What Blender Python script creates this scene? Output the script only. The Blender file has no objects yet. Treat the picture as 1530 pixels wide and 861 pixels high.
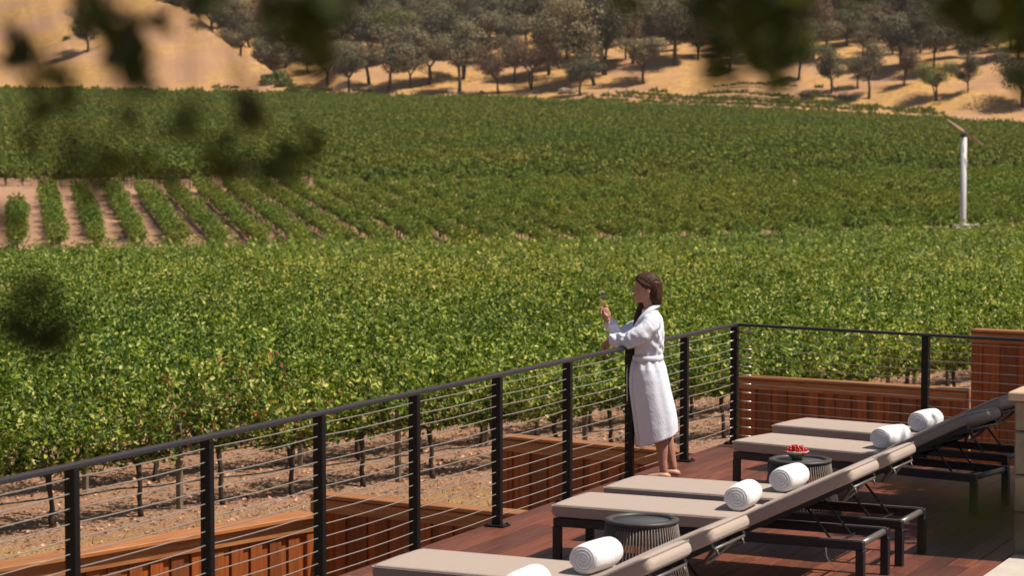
import bpy, bmesh, math, random
import numpy as np
from mathutils import Vector, Matrix, Euler
random.seed(7); RNG=np.random.default_rng(11)
S=bpy.context.scene; COL=S.collection; PI=math.pi
# ------------------------------------------------------------------ frames
AZ=math.radians(25.6); CA,SA=math.cos(AZ),math.sin(AZ)
CAMZ=2.7; FPX=3436.0; PITCH=math.atan(226.5/FPX)
def W(X,Z): return (X*CA-Z*SA, X*SA+Z*CA)          # valley coordinates (right, away) -> world x,y
def sm(a,b,x):
    t=np.clip((x-a)/(b-a),0,1); return t*t*(3-2*t)
def tri(X,Z,f,s=0.):
    return np.sin(X*f+1.3*np.sin(Z*f*.7+s)+s)*np.cos(Z*f*.9+1.7*np.sin(X*f*.6-s))
ZX=[-400,-120,-34,0,26,49,80,120,400]; ZY=[560,500,440,425,400,384,362,345,320]
def zend(X): return np.interp(X,ZX,ZY)
def H(X,Z):                                          # ground height, world z
    X=np.asarray(X,float); Z=np.asarray(Z,float)
    ze=zend(X)
    h=np.interp(Z,[-60,50,100,129,136],[-5,-5,-6.95,-8.0,-6.75])
    h=h+np.clip(np.minimum(Z,ze)-136,0,None)*.0486-1.15*sm(200,400,Z)
    h=h+.033*np.clip(X,0,30)*sm(70,130,Z)+.5*sm(-24,-8,X)*sm(90,127,Z)*(1-sm(130,136,Z))
    gr=np.sqrt(1+((zend(X+30)-zend(X-30))/60)**2); d=np.clip(Z-ze,0,None)/gr
    h=h-np.interp(X,[0,27,49,80,150],[0,1.6,2.1,3.3,4.5])*sm(150,355,Z)
    hill=np.where(d<45,.16*d+.0022*d*d,.16*45+.0022*2025+.25*(d-45)+.4*np.clip(d-75,0,None))
    spur=(10*np.exp(-((X+95)/45)**2))*sm(0,60,d)
    gl=1.0*tri(X,Z,.09)*sm(5,60,d)+.45*tri(X,Z,.23,2.)*sm(2,30,d)+1.3*tri(X,Z,.035,1.)*sm(20,90,d)
    ter=.8*(np.tanh(6*np.sin(d*.28))*.5)*sm(0,6,d)*(1-sm(30,42,d))*sm(10,45,X)
    small=.03*tri(X,Z,1.9)+.02*tri(X,Z,4.3,1.)
    dc=np.interp(X,[-110,-76,-49,-36],[70,50,22,6]); hill=hill-6.5*sm(dc,dc+12,d)*(1-sm(dc+30,dc+75,d))*sm(-110,-90,X)*(1-sm(-42,-33,X))
    return h+hill+spur+gl+ter+small*np.where(Z<60,1,0)+CAMZ
# ------------------------------------------------------------------ helpers
def tag(o,label=None,cat=None,group=None,kind=None):
    if label: o['label']=label
    if cat: o['category']=cat
    if group: o['group']=group
    if kind: o['kind']=kind
    return o
def empty(name,loc=(0,0,0),rz=0,label=None,cat=None,group=None):
    o=bpy.data.objects.new(name,None); COL.objects.link(o); o.location=loc; o.rotation_euler=(0,0,rz); o.empty_display_size=.2
    return tag(o,label,cat,group)
def mkobj(name,me,parent=None):
    o=bpy.data.objects.new(name,me); COL.objects.link(o)
    if parent is not None: o.parent=parent
    return o
class MB:
    def __init__(s): s.v=[]; s.f=[]; s.m=[]; s.n=0
    def add(s,v,f,mi=0):
        v=np.asarray(v,float).reshape(-1,3); s.v.append(v); s.f+= [tuple(int(i)+s.n for i in q) for q in f]; s.m+=[mi]*len(f); s.n+=len(v); return s
    def box(s,c,d,rz=0,mi=0,M=None,bev=0):
        x,y,z=[q/2 for q in d]; b=min(bev,x*.9,y*.9,z*.9)
        if b>0:
            vs=[];
            for sx in (-1,1):
                for sy in (-1,1):
                    for sz in (-1,1):
                        vs+=[(sx*x,sy*(y-b),sz*(z-b)),(sx*(x-b),sy*y,sz*(z-b)),(sx*(x-b),sy*(y-b),sz*z)]
            I=lambda sx,sy,sz,k:((sx>0)*4+(sy>0)*2+(sz>0))*3+k
            fs=[]
            for q in (-1,1):
                fs.append([I(q,-1,-1,0),I(q,1,-1,0),I(q,1,1,0),I(q,-1,1,0)]); fs.append([I(-1,q,-1,1),I(1,q,-1,1),I(1,q,1,1),I(-1,q,1,1)]); fs.append([I(-1,-1,q,2),I(1,-1,q,2),I(1,1,q,2),I(-1,1,q,2)])
            for p in (-1,1):
                for q in (-1,1):
                    fs.append([I(p,q,-1,0),I(p,q,1,0),I(p,q,1,1),I(p,q,-1,1)]); fs.append([I(p,-1,q,0),I(p,1,q,0),I(p,1,q,2),I(p,-1,q,2)]); fs.append([I(-1,p,q,1),I(1,p,q,1),I(1,p,q,2),I(-1,p,q,2)])
                    for r in (-1,1): fs.append([I(p,q,r,0),I(p,q,r,1),I(p,q,r,2)])
        else:
            vs=[(sx*x,sy*y,sz*z) for sx in (-1,1) for sy in (-1,1) for sz in (-1,1)]
            fs=[(0,1,3,2),(4,6,7,5),(0,4,5,1),(2,3,7,6),(0,2,6,4),(1,5,7,3)]
        v=np.array(vs,float)
        if M is not None: v=v@np.array(M.to_3x3()).T
        elif rz: cz,sz_=math.cos(rz),math.sin(rz); v=v@np.array([[cz,sz_,0],[-sz_,cz,0],[0,0,1]])
        return s.add(v+np.array(c),fs,mi)
    def bar(s,a,b,w,h,mi=0,bev=0,up=(0,0,1)):     # box from a to b, w sideways, h along up
        a=Vector(a);b=Vector(b);d=(b-a);L=d.length;d.normalize();sd=d.cross(Vector(up)).normalized();u=sd.cross(d)
        M=Matrix((d,sd,u)).transposed()
        return s.box((a+b)/2,(L,w,h),M=M,mi=mi,bev=bev)
    def tube(s,pts,rad,n=8,mi=0,cap=True,flat=(1,1),ref=(0,0,1)):
        pts=[Vector(p) for p in pts]; m=len(pts)
        if not hasattr(rad,'__len__'): rad=[rad]*m
        vs=[];t0=None
        for i,p in enumerate(pts):
            t=(pts[min(i+1,m-1)]-pts[max(i-1,0)]).normalized()
            r=Vector(ref)
            if abs(t.dot(r))>.95: r=Vector((1,0,0)) if t0 is None else t0
            a=t.cross(r).normalized(); b=a.cross(t); t0=r
            for k in range(n):
                an=2*PI*k/n; vs.append(p+a*(math.cos(an)*rad[i]*flat[0])+b*(math.sin(an)*rad[i]*flat[1]))
        fs=[(i*n+k,i*n+(k+1)%n,(i+1)*n+(k+1)%n,(i+1)*n+k) for i in range(m-1) for k in range(n)]
        if cap: fs+=[tuple(range(n))[::-1],tuple(range((m-1)*n,m*n))]
        return s.add([tuple(v) for v in vs],fs,mi)
    def loft(s,rings,mi=0,cap=True):               # rings: list of (n,3) arrays
        n=len(rings[0]); vs=np.concatenate(rings)
        m=len(rings)
        fs=[(i*n+k,i*n+(k+1)%n,(i+1)*n+(k+1)%n,(i+1)*n+k) for i in range(m-1) for k in range(n)]
        if cap: fs+=[tuple(range(n))[::-1],tuple(range((m-1)*n,m*n))]
        return s.add(vs,fs,mi)
    def lathe(s,prof,c=(0,0,0),n=32,mi=0,closed=False):
        rings=[np.array([(c[0]+r*math.cos(2*PI*k/n),c[1]+r*math.sin(2*PI*k/n),c[2]+z) for k in range(n)]) for r,z in prof]
        if closed: rings.append(rings[0])
        return s.loft(rings,mi,cap=not closed)
    def ell(s,c,r,n=16,m=10,mi=0,M=None):
        vs=[];fs=[]
        for i in range(1,m):
            th=PI*i/m
            for k in range(n): ph=2*PI*k/n; vs.append((r[0]*math.sin(th)*math.cos(ph),r[1]*math.sin(th)*math.sin(ph),r[2]*math.cos(th)))
        vs+=[(0,0,r[2]),(0,0,-r[2])]; a=len(vs)-2;b=a+1
        fs=[(i*n+k,(i+1)*n+k,(i+1)*n+(k+1)%n,i*n+(k+1)%n) for i in range(m-2) for k in range(n)]
        fs+=[(a,k,(k+1)%n) for k in range(n)]+[(b,(m-2)*n+(k+1)%n,(m-2)*n+k) for k in range(n)]
        v=np.array(vs)
        if M is not None: v=v@np.array(M.to_3x3()).T
        return s.add(v+np.array(c),fs,mi)
    def mesh(s,name,mats,smooth=False):
        me=bpy.data.meshes.new(name); v=np.concatenate(s.v) if s.v else np.zeros((0,3))
        me.from_pydata(v.tolist(),[],s.f)
        if not isinstance(mats,(list,tuple)): mats=[mats]
        for m in mats: me.materials.append(m)
        if len(mats)>1: me.polygons.foreach_set('material_index',s.m)
        if smooth:
            me.polygons.foreach_set('use_smooth',[True]*len(me.polygons))
        me.update(); return me
    def build(s,name,mats,parent=None,smooth=False,fix=False):
        me=s.mesh(name,mats,smooth)
        if fix:
            bm=bmesh.new(); bm.from_mesh(me); bmesh.ops.recalc_face_normals(bm,faces=bm.faces); bm.to_mesh(me); bm.free()
        return mkobj(name,me,parent)
def voxel(o,size,smooth=0,smf=.5,disp=None):
    """apply a voxel remesh (and smoothing) so the figure is one continuous skin"""
    m=o.modifiers.new('r','REMESH'); m.mode='VOXEL'; m.voxel_size=size; m.use_smooth_shade=True
    if smooth:
        q=o.modifiers.new('s','SMOOTH'); q.iterations=smooth; q.factor=smf
    dg=bpy.context.evaluated_depsgraph_get(); dg.update()
    me=bpy.data.meshes.new_from_object(o.evaluated_get(dg)); old=o.data
    o.modifiers.clear(); mats=list(old.materials); nm=old.name; o.data=me
    me.materials.clear()
    for x in mats[:1]: me.materials.append(x)
    me.polygons.foreach_set('material_index',[0]*len(me.polygons)); me.polygons.foreach_set('use_smooth',[True]*len(me.polygons))
    if disp is not None:
        n=len(me.vertices); v=np.zeros(n*3); me.vertices.foreach_get('co',v); v=v.reshape(-1,3)
        nn=np.zeros(n*3); me.vertex_normals.foreach_get('vector',nn); nn=nn.reshape(-1,3)
        v=v+nn*disp(v)[:,None]; me.vertices.foreach_set('co',v.ravel()); me.update()
    bpy.data.meshes.remove(old); me.name=nm
    return o
# ------------------------------------------------------------------ materials
def hexc(c): return (c[0],c[1],c[2],1)
class NT:
    def __init__(s,name):
        s.m=bpy.data.materials.new(name); s.m.use_nodes=True; s.t=s.m.node_tree; s.n=s.t.nodes; s.l=s.t.links
        s.b=s.n['Principled BSDF']; s.out=s.n['Material Output']
    def N(s,t,**k):
        n=s.n.new(t)
        for a,b in k.items():
            if a.startswith('i_'):
                key=a[2:]; key=int(key) if key.isdigit() else key.replace('_',' ')
                n.inputs[key].default_value=b
            else: setattr(n,a,b)
        return n
    def L(s,a,b): s.l.new(a,b)
    def coord(s,scale=(1,1,1),kind='Object',rot=(0,0,0)):
        tc=s.N('ShaderNodeTexCoord'); mp=s.N('ShaderNodeMapping'); mp.inputs['Scale'].default_value=scale; mp.inputs['Rotation'].default_value=rot
        s.L(tc.outputs[kind],mp.inputs[0]); return mp.outputs[0]
    def noise(s,vec,scale,detail=4,rough=.55,dist=0):
        n=s.N('ShaderNodeTexNoise',i_Scale=scale,i_Detail=detail,i_Roughness=rough,i_Distortion=dist); s.L(vec,n.inputs['Vector']); return n.outputs['Fac']
    def ramp(s,fac,stops,interp='LINEAR'):
        r=s.N('ShaderNodeValToRGB'); r.color_ramp.interpolation=interp; e=r.color_ramp.elements
        while len(e)<len(stops): e.new(.5)
        for q,(p,c) in zip(e,stops): q.position=p; q.color=hexc(c)
        s.L(fac,r.inputs[0]); return r.outputs[0]
    def mix(s,f,a,b,mode='MIX'):
        m=s.N('ShaderNodeMix',data_type='RGBA',blend_type=mode)
        for i,x in ((0,f),(6,a),(7,b)):
            if hasattr(x,'default_value') or hasattr(x,'links'): s.L(x,m.inputs[i])
            else: m.inputs[i].default_value=x if i==0 else hexc(x)
        return m.outputs[2]
    def bump(s,h,strength=.3,dist=.01):
        b=s.N('ShaderNodeBump',i_Strength=strength,i_Distance=dist); s.L(h,b.inputs['Height']); s.L(b.outputs[0],s.b.inputs['Normal']); return b
    def col(s,c):
        if hasattr(c,'links'): s.L(c,s.b.inputs['Base Color'])
        else: s.b.inputs['Base Color'].default_value=hexc(c)
    def set(s,**k):
        for a,b in k.items(): s.b.inputs[a.replace('_',' ')].default_value=b
        return s
def simple(name,c,rough=.5,metal=0,var=.12,scale=30,bump=.1,spec=.5):
    t=NT(name); v=t.coord(); n=t.noise(v,scale)
    lo=tuple(x*(1-var) for x in c); hi=tuple(min(1,x*(1+var)) for x in c)
    t.col(t.ramp(n,[(.3,lo),(.7,hi)])); t.set(Roughness=rough,Metallic=metal,Specular_IOR_Level=spec)
    if bump: t.bump(n,bump,.002)
    return t.m
def leafmat(name,stops,trans=.3,rough=.42,tcol=None,spec=.5,obj=.0,drift=0):
    t=NT(name); g=t.N('ShaderNodeNewGeometry')
    c=t.ramp(g.outputs['Random Per Island'],stops)
    if drift:
        n1=t.noise(g.outputs['Position'],.045,3,.6); n2=t.noise(g.outputs['Position'],.33,3,.6)
        c=t.mix(1.,c,t.ramp(n1,[(.35,(.82,.95,.85)),(.65,(1.28,1.08,1.))]),'MULTIPLY')
        c=t.mix(1.,c,t.ramp(n2,[(.32,(1-drift,1-drift*.8,1-drift)),(.68,(1+drift*1.2,1+drift*.9,1))]),'MULTIPLY')
    if obj:
        oi=t.N('ShaderNodeObjectInfo'); r=t.ramp(oi.outputs['Random'],[(0,(1-obj,1-obj,1-obj)),(1,(1+obj*.5,1+obj*.4,1))])
        c=t.mix(1.,c,r,'MULTIPLY')
    t.col(c); t.set(Roughness=rough,Specular_IOR_Level=spec)
    if trans>0:
        tr=t.N('ShaderNodeBsdfTranslucent'); m2=t.mix(1.,c,tcol or (1.3,1.6,.5),'MULTIPLY'); t.L(m2,tr.inputs[0])
        mx=t.N('ShaderNodeMixShader',i_0=trans); t.L(t.b.outputs[0],mx.inputs[1]); t.L(tr.outputs[0],mx.inputs[2]); t.L(mx.outputs[0],t.out.inputs[0])
    return t.m
M={}
M['vine']=leafmat('vine leaf',[(0,(.018,.044,.005)),(.28,(.062,.115,.011)),(.5,(.15,.23,.02)),(.74,(.25,.315,.045)),(.88,(.42,.43,.12)),(1,(.58,.57,.26))],.26,.5,spec=.35,drift=.28)
M['vine_red']=leafmat('reddish vine leaf',[(0,(.12,.13,.02)),(.4,(.2,.2,.03)),(.6,(.30,.13,.05)),(1,(.34,.07,.045))],.28,.5,spec=.35)
M['vine_far']=leafmat('far vine leaf',[(0,(.052,.088,.016)),(.5,(.175,.225,.036)),(.85,(.265,.305,.06)),(1,(.35,.37,.11))],.25,.6,spec=.3,drift=.15)
M['vine_hill']=leafmat('hill vine leaf',[(0,(.075,.104,.024)),(.5,(.165,.203,.038)),(.85,(.22,.25,.055)),(1,(.27,.28,.08))],.22,.7,spec=.25,drift=.16)
M['oak_olive']=leafmat('grey green oak leaf',[(0,(0.125,0.106,0.058)),(.5,(0.213,0.180,0.111)),(1,(0.325,0.270,0.182))],.18,.7,(1.2,1.2,.8),spec=.2,obj=.25)
M['oak_dark']=leafmat('dark oak leaf',[(0,(0.069,0.067,0.034)),(.5,(0.119,0.114,0.062)),(1,(0.188,0.168,0.104))],.15,.7,(1.2,1.2,.8),spec=.2,obj=.25)
M['oak_brown']=leafmat('dry brown oak leaf',[(0,(.13,.08,.05)),(.5,(.22,.14,.09)),(1,(.31,.20,.13))],.15,.75,(1.2,1.,.7),spec=.2,obj=.25)
M['oak_green']=leafmat('fresh green oak leaf',[(0,(.08,.095,.02)),(.5,(.14,.155,.035)),(1,(.21,.205,.06))],.2,.65,spec=.25,obj=.2)
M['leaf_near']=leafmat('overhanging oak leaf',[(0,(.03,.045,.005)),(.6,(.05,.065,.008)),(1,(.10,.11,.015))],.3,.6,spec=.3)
def bark(name,c,sc=14):
    t=NT(name); v=t.coord((1,1,.25)); n=t.noise(v,sc,6,.7)
    t.col(t.ramp(n,[(.3,tuple(x*.5 for x in c)),(.7,c)])); t.set(Roughness=.9); t.bump(n,.7,.02); return t.m
M['bark']=bark('oak bark',(.085,.065,.05),5); M['vinebark']=bark('vine bark',(.06,.038,.026),30)
M['stake']=bark('weathered stake wood',(.22,.17,.12),30)
def ground_mat():
    t=NT('valley ground'); v=t.coord()
    n1=t.noise(v,.35,6,.6); n2=t.noise(v,5,6,.65); n3=t.noise(v,28,4,.7)
    soil=t.ramp(n2,[(.25,(.34,.165,.085)),(.5,(.47,.25,.14)),(.75,(.57,.345,.205))])
    soil=t.mix(t.ramp(n3,[(.45,(0,0,0)),(.62,(1,1,1))]),soil,(.60,.38,.27))
    soil=t.mix(t.ramp(n3,[(.30,(1,1,1)),(.38,(0,0,0))]),soil,(.13,.075,.05))
    g1=t.noise(v,.06,5,.6,.4); g2=t.noise(v,1.3,6,.7); g3=t.noise(v,.75,8,.75)
    gold=t.ramp(g3,[(.28,(.36,.18,.06)),(.5,(.60,.345,.115)),(.72,(.76,.49,.19))])
    gold=t.mix(t.ramp(g1,[(.42,(0,0,0)),(.6,(1,1,1))]),gold,(.50,.285,.16))
    gold=t.mix(t.ramp(g2,[(.56,(0,0,0)),(.72,(.8,.8,.8))]),gold,(.27,.15,.075))
    g5=t.noise(v,3.6,5,.75); gold=t.mix(t.ramp(g5,[(.52,(0,0,0)),(.66,(.75,.75,.75))]),gold,(.33,.19,.09)); g6=t.noise(v,.16,6,.65,.8); gold=t.mix(t.ramp(g6,[(.55,(0,0,0)),(.68,(.6,.6,.6))]),gold,(.42,.22,.14))
    a=t.N('ShaderNodeAttribute',attribute_name='grass')
    ad=t.N('ShaderNodeMath',operation='MULTIPLY_ADD',i_1=.5,i_2=-.25); t.L(n2,ad.inputs[0]); ad2=t.N('ShaderNodeMath',operation='ADD',use_clamp=True); t.L(a.outputs['Fac'],ad2.inputs[0]); t.L(ad.outputs[0],ad2.inputs[1])
    t.col(t.mix(ad2.outputs[0],soil,gold)); t.set(Roughness=.95,Specular_IOR_Level=.15)
    hh=t.N('ShaderNodeMath',operation='ADD'); t.L(n2,hh.inputs[0]); t.L(n3,hh.inputs[1]); t.bump(hh.outputs[0],.9,.12)
    return t.m
M['ground']=ground_mat()
def wood(name,lo,mid,hi,axis,rough=.55,isl=True,gs=1.):
    t=NT(name); sc={'x':(.6,9,9),'y':(9,.6,9),'z':(9,9,.6)}[axis]
    g=t.N('ShaderNodeNewGeometry'); v=t.coord(sc)
    ad=t.N('ShaderNodeVectorMath',operation='ADD'); ml=t.N('ShaderNodeVectorMath',operation='SCALE'); ml.inputs[0].default_value=(37,53,71); t.L(g.outputs['Random Per Island'],ml.inputs['Scale']); t.L(v,ad.inputs[0]); t.L(ml.outputs[0],ad.inputs[1])
    n=t.noise(ad.outputs[0],gs*3,8,.65,.6); c=t.ramp(n,[(.28,lo),(.5,mid),(.74,hi)])
    r=t.ramp(g.outputs['Random Per Island'],[(0,(.58,.6,.66)),(.5,(.95,.93,.92)),(1,(1.25,1.15,1.05))])
    t.col(t.mix(1.,c,r,'MULTIPLY')); t.set(Roughness=rough); t.bump(n,.25,.004)
    return t.m
M['deck']=wood('red brown deck boards',(.085,.025,.015),(.145,.045,.026),(.21,.073,.042),'y',.5)
M['cedar']=wood('stained cedar boards',(.14,.032,.005),(.25,.062,.009),(.36,.105,.015),'z',.6)
M['cedarx']=wood('stained cedar cap',(.19,.07,.022),(.31,.13,.045),(.43,.21,.085),'x',.55)
M['rail']=simple('black painted steel posts',(.008,.007,.007),.5,.0,.15,60,.03,spec=.25); M['railtop']=simple('dark bronze painted steel rail',(.028,.026,.031),.42,.0,.15,60,.03,spec=.4)
M['cable']=simple('brushed steel cable',(.55,.50,.44),.38,.7,.1,200,.0)
M['frame']=simple('charcoal aluminium',(.013,.013,.015),.42,0,.15,50,.03)
M['frame_top']=simple('satin aluminium',(.15,.14,.135),.42,.4,.1,60,.03)
def cloth(name,c,sc=420,sub=(.93,.93,.95),spec=.2):
    t=NT(name); v=t.coord(); w1=t.noise(v,sc,2); w2=t.noise(v,6,4,.6)
    t.col(t.mix(t.ramp(w1,[(.35,(0,0,0)),(.65,(1,1,1))]),tuple(a*b for a,b in zip(c,sub)),c)); t.set(Roughness=.92,Specular_IOR_Level=spec,Sheen_Weight=.15)
    h=t.N('ShaderNodeMath',operation='MULTIPLY_ADD',i_1=4.); t.L(w2,h.inputs[0]); t.L(w1,h.inputs[2]); t.bump(h.outputs[0],.4,.006); return t.m
M['cushion']=cloth('taupe outdoor cushion fabric',(.44,.355,.30),350,(.86,.86,.87))
M['piping']=cloth('taupe piping',(.36,.29,.245),350); M['towel']=cloth('white terry towel',(.82,.82,.84),260,(.86,.86,.88)); M['robe']=cloth('white terry robe',(.75,.77,.86),200,(.93,.93,.95))
M['skin']=None
t=NT('skin'); v=t.coord(); n=t.noise(v,25,3); t.col(t.ramp(n,[(.3,(.40,.20,.135)),(.7,(.46,.245,.17))])); t.set(Roughness=.5,Subsurface_Weight=.08,Subsurface_Scale=.01); M['skin']=t.m
t=NT('brown hair'); v=t.coord((60,60,6)); n=t.noise(v,2.2,5,.7); t.col(t.ramp(n,[(.3,(.016,.008,.005)),(.5,(.045,.021,.012)),(.74,(.19,.095,.052))])); t.set(Roughness=.5,Specular_IOR_Level=.2); t.bump(n,.8,.004); M['hair']=t.m
M['lip']=simple('lips',(.30,.09,.075),.4,var=.05,bump=0); M['eye']=simple('dark eye and brow',(.03,.016,.012),.4,var=.05,bump=0)
t=NT('clear glass'); t.set(Roughness=.0,IOR=1.45,Transmission_Weight=1.); t.col((1,1,1)); 
M['glass']=t.m
tr=t.N('ShaderNodeBsdfTransparent'); gl=t.N('ShaderNodeBsdfGlossy',i_Roughness=.02); fw=t.N('ShaderNodeLayerWeight',i_Blend=.25); fr=t.N('ShaderNodeMath',operation='MULTIPLY_ADD',i_1=.22,i_2=.03); t.L(fw.outputs['Facing'],fr.inputs[0]); mx=t.N('ShaderNodeMixShader'); tr.inputs[0].default_value=(.93,.95,.95,1); t.L(fr.outputs[0],mx.inputs[0]); t.L(tr.outputs[0],mx.inputs[1]); t.L(gl.outputs[0],mx.inputs[2]); t.L(mx.outputs[0],t.out.inputs[0])
t=NT('pale gold wine'); t.set(Roughness=.0,IOR=1.33,Transmission_Weight=.9); t.col((.98,.80,.45)); tr=t.N('ShaderNodeBsdfTransparent'); tr.inputs[0].default_value=(.95,.80,.50,1); df=t.N('ShaderNodeBsdfDiffuse'); df.inputs[0].default_value=(.85,.62,.28,1); mx=t.N('ShaderNodeMixShader',i_0=.35); t.L(tr.outputs[0],mx.inputs[1]); t.L(df.outputs[0],mx.inputs[2]); t.L(mx.outputs[0],t.out.inputs[0]); M['wine']=t.m
M['rope']=simple('grey brown rope',(.16,.13,.11),.75,0,.25,90,.3); M['tabletop']=simple('charcoal table tray',(.07,.072,.078),.5,0,.1,60,.03); M['tablerim']=simple('charcoal table rim',(.05,.047,.046),.5,0,.1,60,.03)
M['bowl']=simple('glazed ceramic bowl',(.62,.60,.50),.25,0,.08,20,.0); M['bowlgreen']=simple('olive glazed bowl foot',(.14,.16,.09),.3,0,.1,20,0)
M['grape']=simple('red grape skin',(.42,.012,.014),.2,0,.35,40,.0); M['stem']=simple('green grape stem',(.16,.17,.05),.6)
def stone():
    t=NT('sandstone blocks'); g=t.N('ShaderNodeNewGeometry'); v=t.coord(); n=t.noise(v,7,7,.65); n2=t.noise(v,40,4)
    c=t.ramp(n,[(.3,(.20,.16,.115)),(.6,(.30,.245,.18)),(.8,(.38,.315,.24))]); r=t.ramp(g.outputs['Random Per Island'],[(0,(.8,.8,.78)),(1,(1.12,1.08,1.0))])
    t.col(t.mix(1.,c,r,'MULTIPLY')); t.set(Roughness=.85); t.bump(n2,.4,.01); return t.m
M['stone']=stone(); M['mortar']=simple('mortar',(.22,.18,.14),.95,0,.2,30,.3)
M['cap']=simple('sandstone cap',(.50,.36,.25),.8,0,.12,9,.2); M['paving']=simple('pale limestone paving',(.50,.45,.40),.8,0,.08,6,.2)
M['wm_pole']=simple('galvanised white pole',(.52,.51,.53),.5,.0,.06,3,.02); M['wm_blade']=simple('rust pink blade',(.40,.22,.17),.6,0,.15,4,.05); M['wm_conc']=simple('pale concrete',(.62,.57,.52),.85,0,.1,5,.2); M['wm_dark']=simple('dark gearbox',(.06,.06,.065),.5)
M['hose']=simple('black drip hose',(.02,.02,.02),.5); M['wire']=simple('steel wire',(.3,.28,.26),.4,.6)
M['drygrass']=leafmat('dry grass blade',[(0,(.30,.19,.07)),(.6,(.48,.33,.14)),(.93,(.55,.42,.22)),(1,(.14,.17,.04))],.2,.7,(1,1,1))
M['litter']=leafmat('bark chips and dry leaves',[(0,(.12,.06,.04)),(.5,(.44,.21,.14)),(1,(.56,.34,.25))],0,.8)
# ------------------------------------------------------------------ world, sun, camera
SUN_AZ=math.radians(80); SUN_EL=math.radians(58)      # azimuth clockwise from +Y
w=bpy.data.worlds.new('World'); S.world=w; w.use_nodes=True
sk=w.node_tree.nodes.new('ShaderNodeTexSky'); sk.sky_type='NISHITA'; sk.sun_disc=False; sk.sun_elevation=SUN_EL; sk.sun_rotation=SUN_AZ; sk.altitude=100; sk.air_density=1.; sk.dust_density=1.; sk.ozone_density=1.
bg=w.node_tree.nodes['Background']; bg.inputs[1].default_value=.05; w.node_tree.links.new(sk.outputs[0],bg.inputs[0])
sl=bpy.data.lights.new('sun','SUN'); sl.energy=5.0; sl.angle=math.radians(.53); sl.color=(1,.90,.77)
so=bpy.data.objects.new('sun',sl); COL.objects.link(so)
sd=Vector((math.cos(SUN_EL)*math.sin(SUN_AZ),math.cos(SUN_EL)*math.cos(SUN_AZ),math.sin(SUN_EL)))
so.rotation_euler=sd.to_track_quat('Z','Y').to_euler(); so.location=(20,5,40)
cd=bpy.data.cameras.new('camera'); cam=bpy.data.objects.new('camera',cd); COL.objects.link(cam); S.camera=cam
cd.sensor_width=36; cd.lens=FPX/1530*36; cam.location=(0,0,CAMZ); cam.rotation_euler=(PI/2-PITCH,0,AZ)
cd.clip_start=.05; cd.clip_end=3000; cd.dof.use_dof=True; cd.dof.focus_distance=17.6; cd.dof.aperture_fstop=4.2; cd.dof.aperture_blades=0
S.view_settings.view_transform='Standard'; S.view_settings.look='None'; S.view_settings.exposure=0.36; S.view_settings.gamma=1; S.view_settings.use_curve_mapping=False
S.cycles.max_bounces=8; S.cycles.transmission_bounces=10; S.cycles.transparent_max_bounces=12; S.cycles.sample_clamp_indirect=6
S.cycles.use_denoising=True
F3=Vector((-SA*math.cos(PITCH),CA*math.cos(PITCH),-math.sin(PITCH))); R3=Vector((CA,SA,0)); U3=R3.cross(F3)
def along(u,v,dist):                                   # a point a given distance out from the viewpoint
    d=(F3+R3*((u-765)/FPX)-U3*((v-430.5)/FPX)); return Vector((0,0,CAMZ))+d*dist
def hillpoint(u,v):                                    # where a bearing meets the terrain
    d=F3+R3*((u-765)/FPX)-U3*((v-430.5)/FPX); kz=-d.x*SA+d.y*CA; kx=d.x*CA+d.y*SA
    zs=np.arange(200,760,.5); hh=H(zs*kx/kz,zs); rr=CAMZ+zs*d.z/kz
    i=np.argmax(hh>rr) if (hh>rr).any() else len(zs)-1
    return zs[i]*kx/kz,zs[i]
# ------------------------------------------------------------------ terrain
def terrain():
    zs=np.concatenate([np.arange(-60,12,6),np.arange(12,50,.35),np.arange(50,140,1.),np.arange(140,270,3.),np.arange(270,560,1.6),np.arange(560,800,12)])
    xs=np.concatenate([np.arange(-420,-140,14),np.arange(-140,-40,2.),np.arange(-40,-14,1.),np.arange(-14,16,.35),np.arange(16,44,1.),np.arange(44,120,2.),np.arange(120,420,14)])
    X,Z=np.meshgrid(xs,zs); h=H(X,Z); wx=X*CA-Z*SA; wy=X*SA+Z*CA
    v=np.stack([wx,wy,h],-1).reshape(-1,3); nx=len(xs); nz=len(zs)
    i=np.arange(nz-1)[:,None]*nx+np.arange(nx-1)[None,:]; f=np.stack([i,i+1,i+nx+1,i+nx],-1).reshape(-1,4)
    me=bpy.data.meshes.new('ground'); me.vertices.add(len(v)); me.vertices.foreach_set('co',v.ravel()); me.loops.add(f.size); me.loops.foreach_set('vertex_index',f.ravel().astype(np.int32))
    me.polygons.add(len(f)); me.polygons.foreach_set('loop_start',np.arange(0,f.size,4,dtype=np.int32)); me.polygons.foreach_set('loop_total',np.full(len(f),4,np.int32)); me.update(calc_edges=True)
    d=Z-zend(X); near=(1-sm(-1.6,-.3,(-.682*(X+4.9)+.731*(Z-30))))*.75
    g=np.clip(sm(-2,6,d)*(1-.75*sm(20,40,X)*(1-sm(6,14,d)))+near*(Z<60),0,1)
    at=me.attributes.new('grass','FLOAT','POINT'); at.data.foreach_set('value',g.ravel())
    me.polygons.foreach_set('use_smooth',[True]*len(f)); me.materials.append(M['ground'])
    tag(mkobj('ground',me),kind='structure')
terrain()
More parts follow.
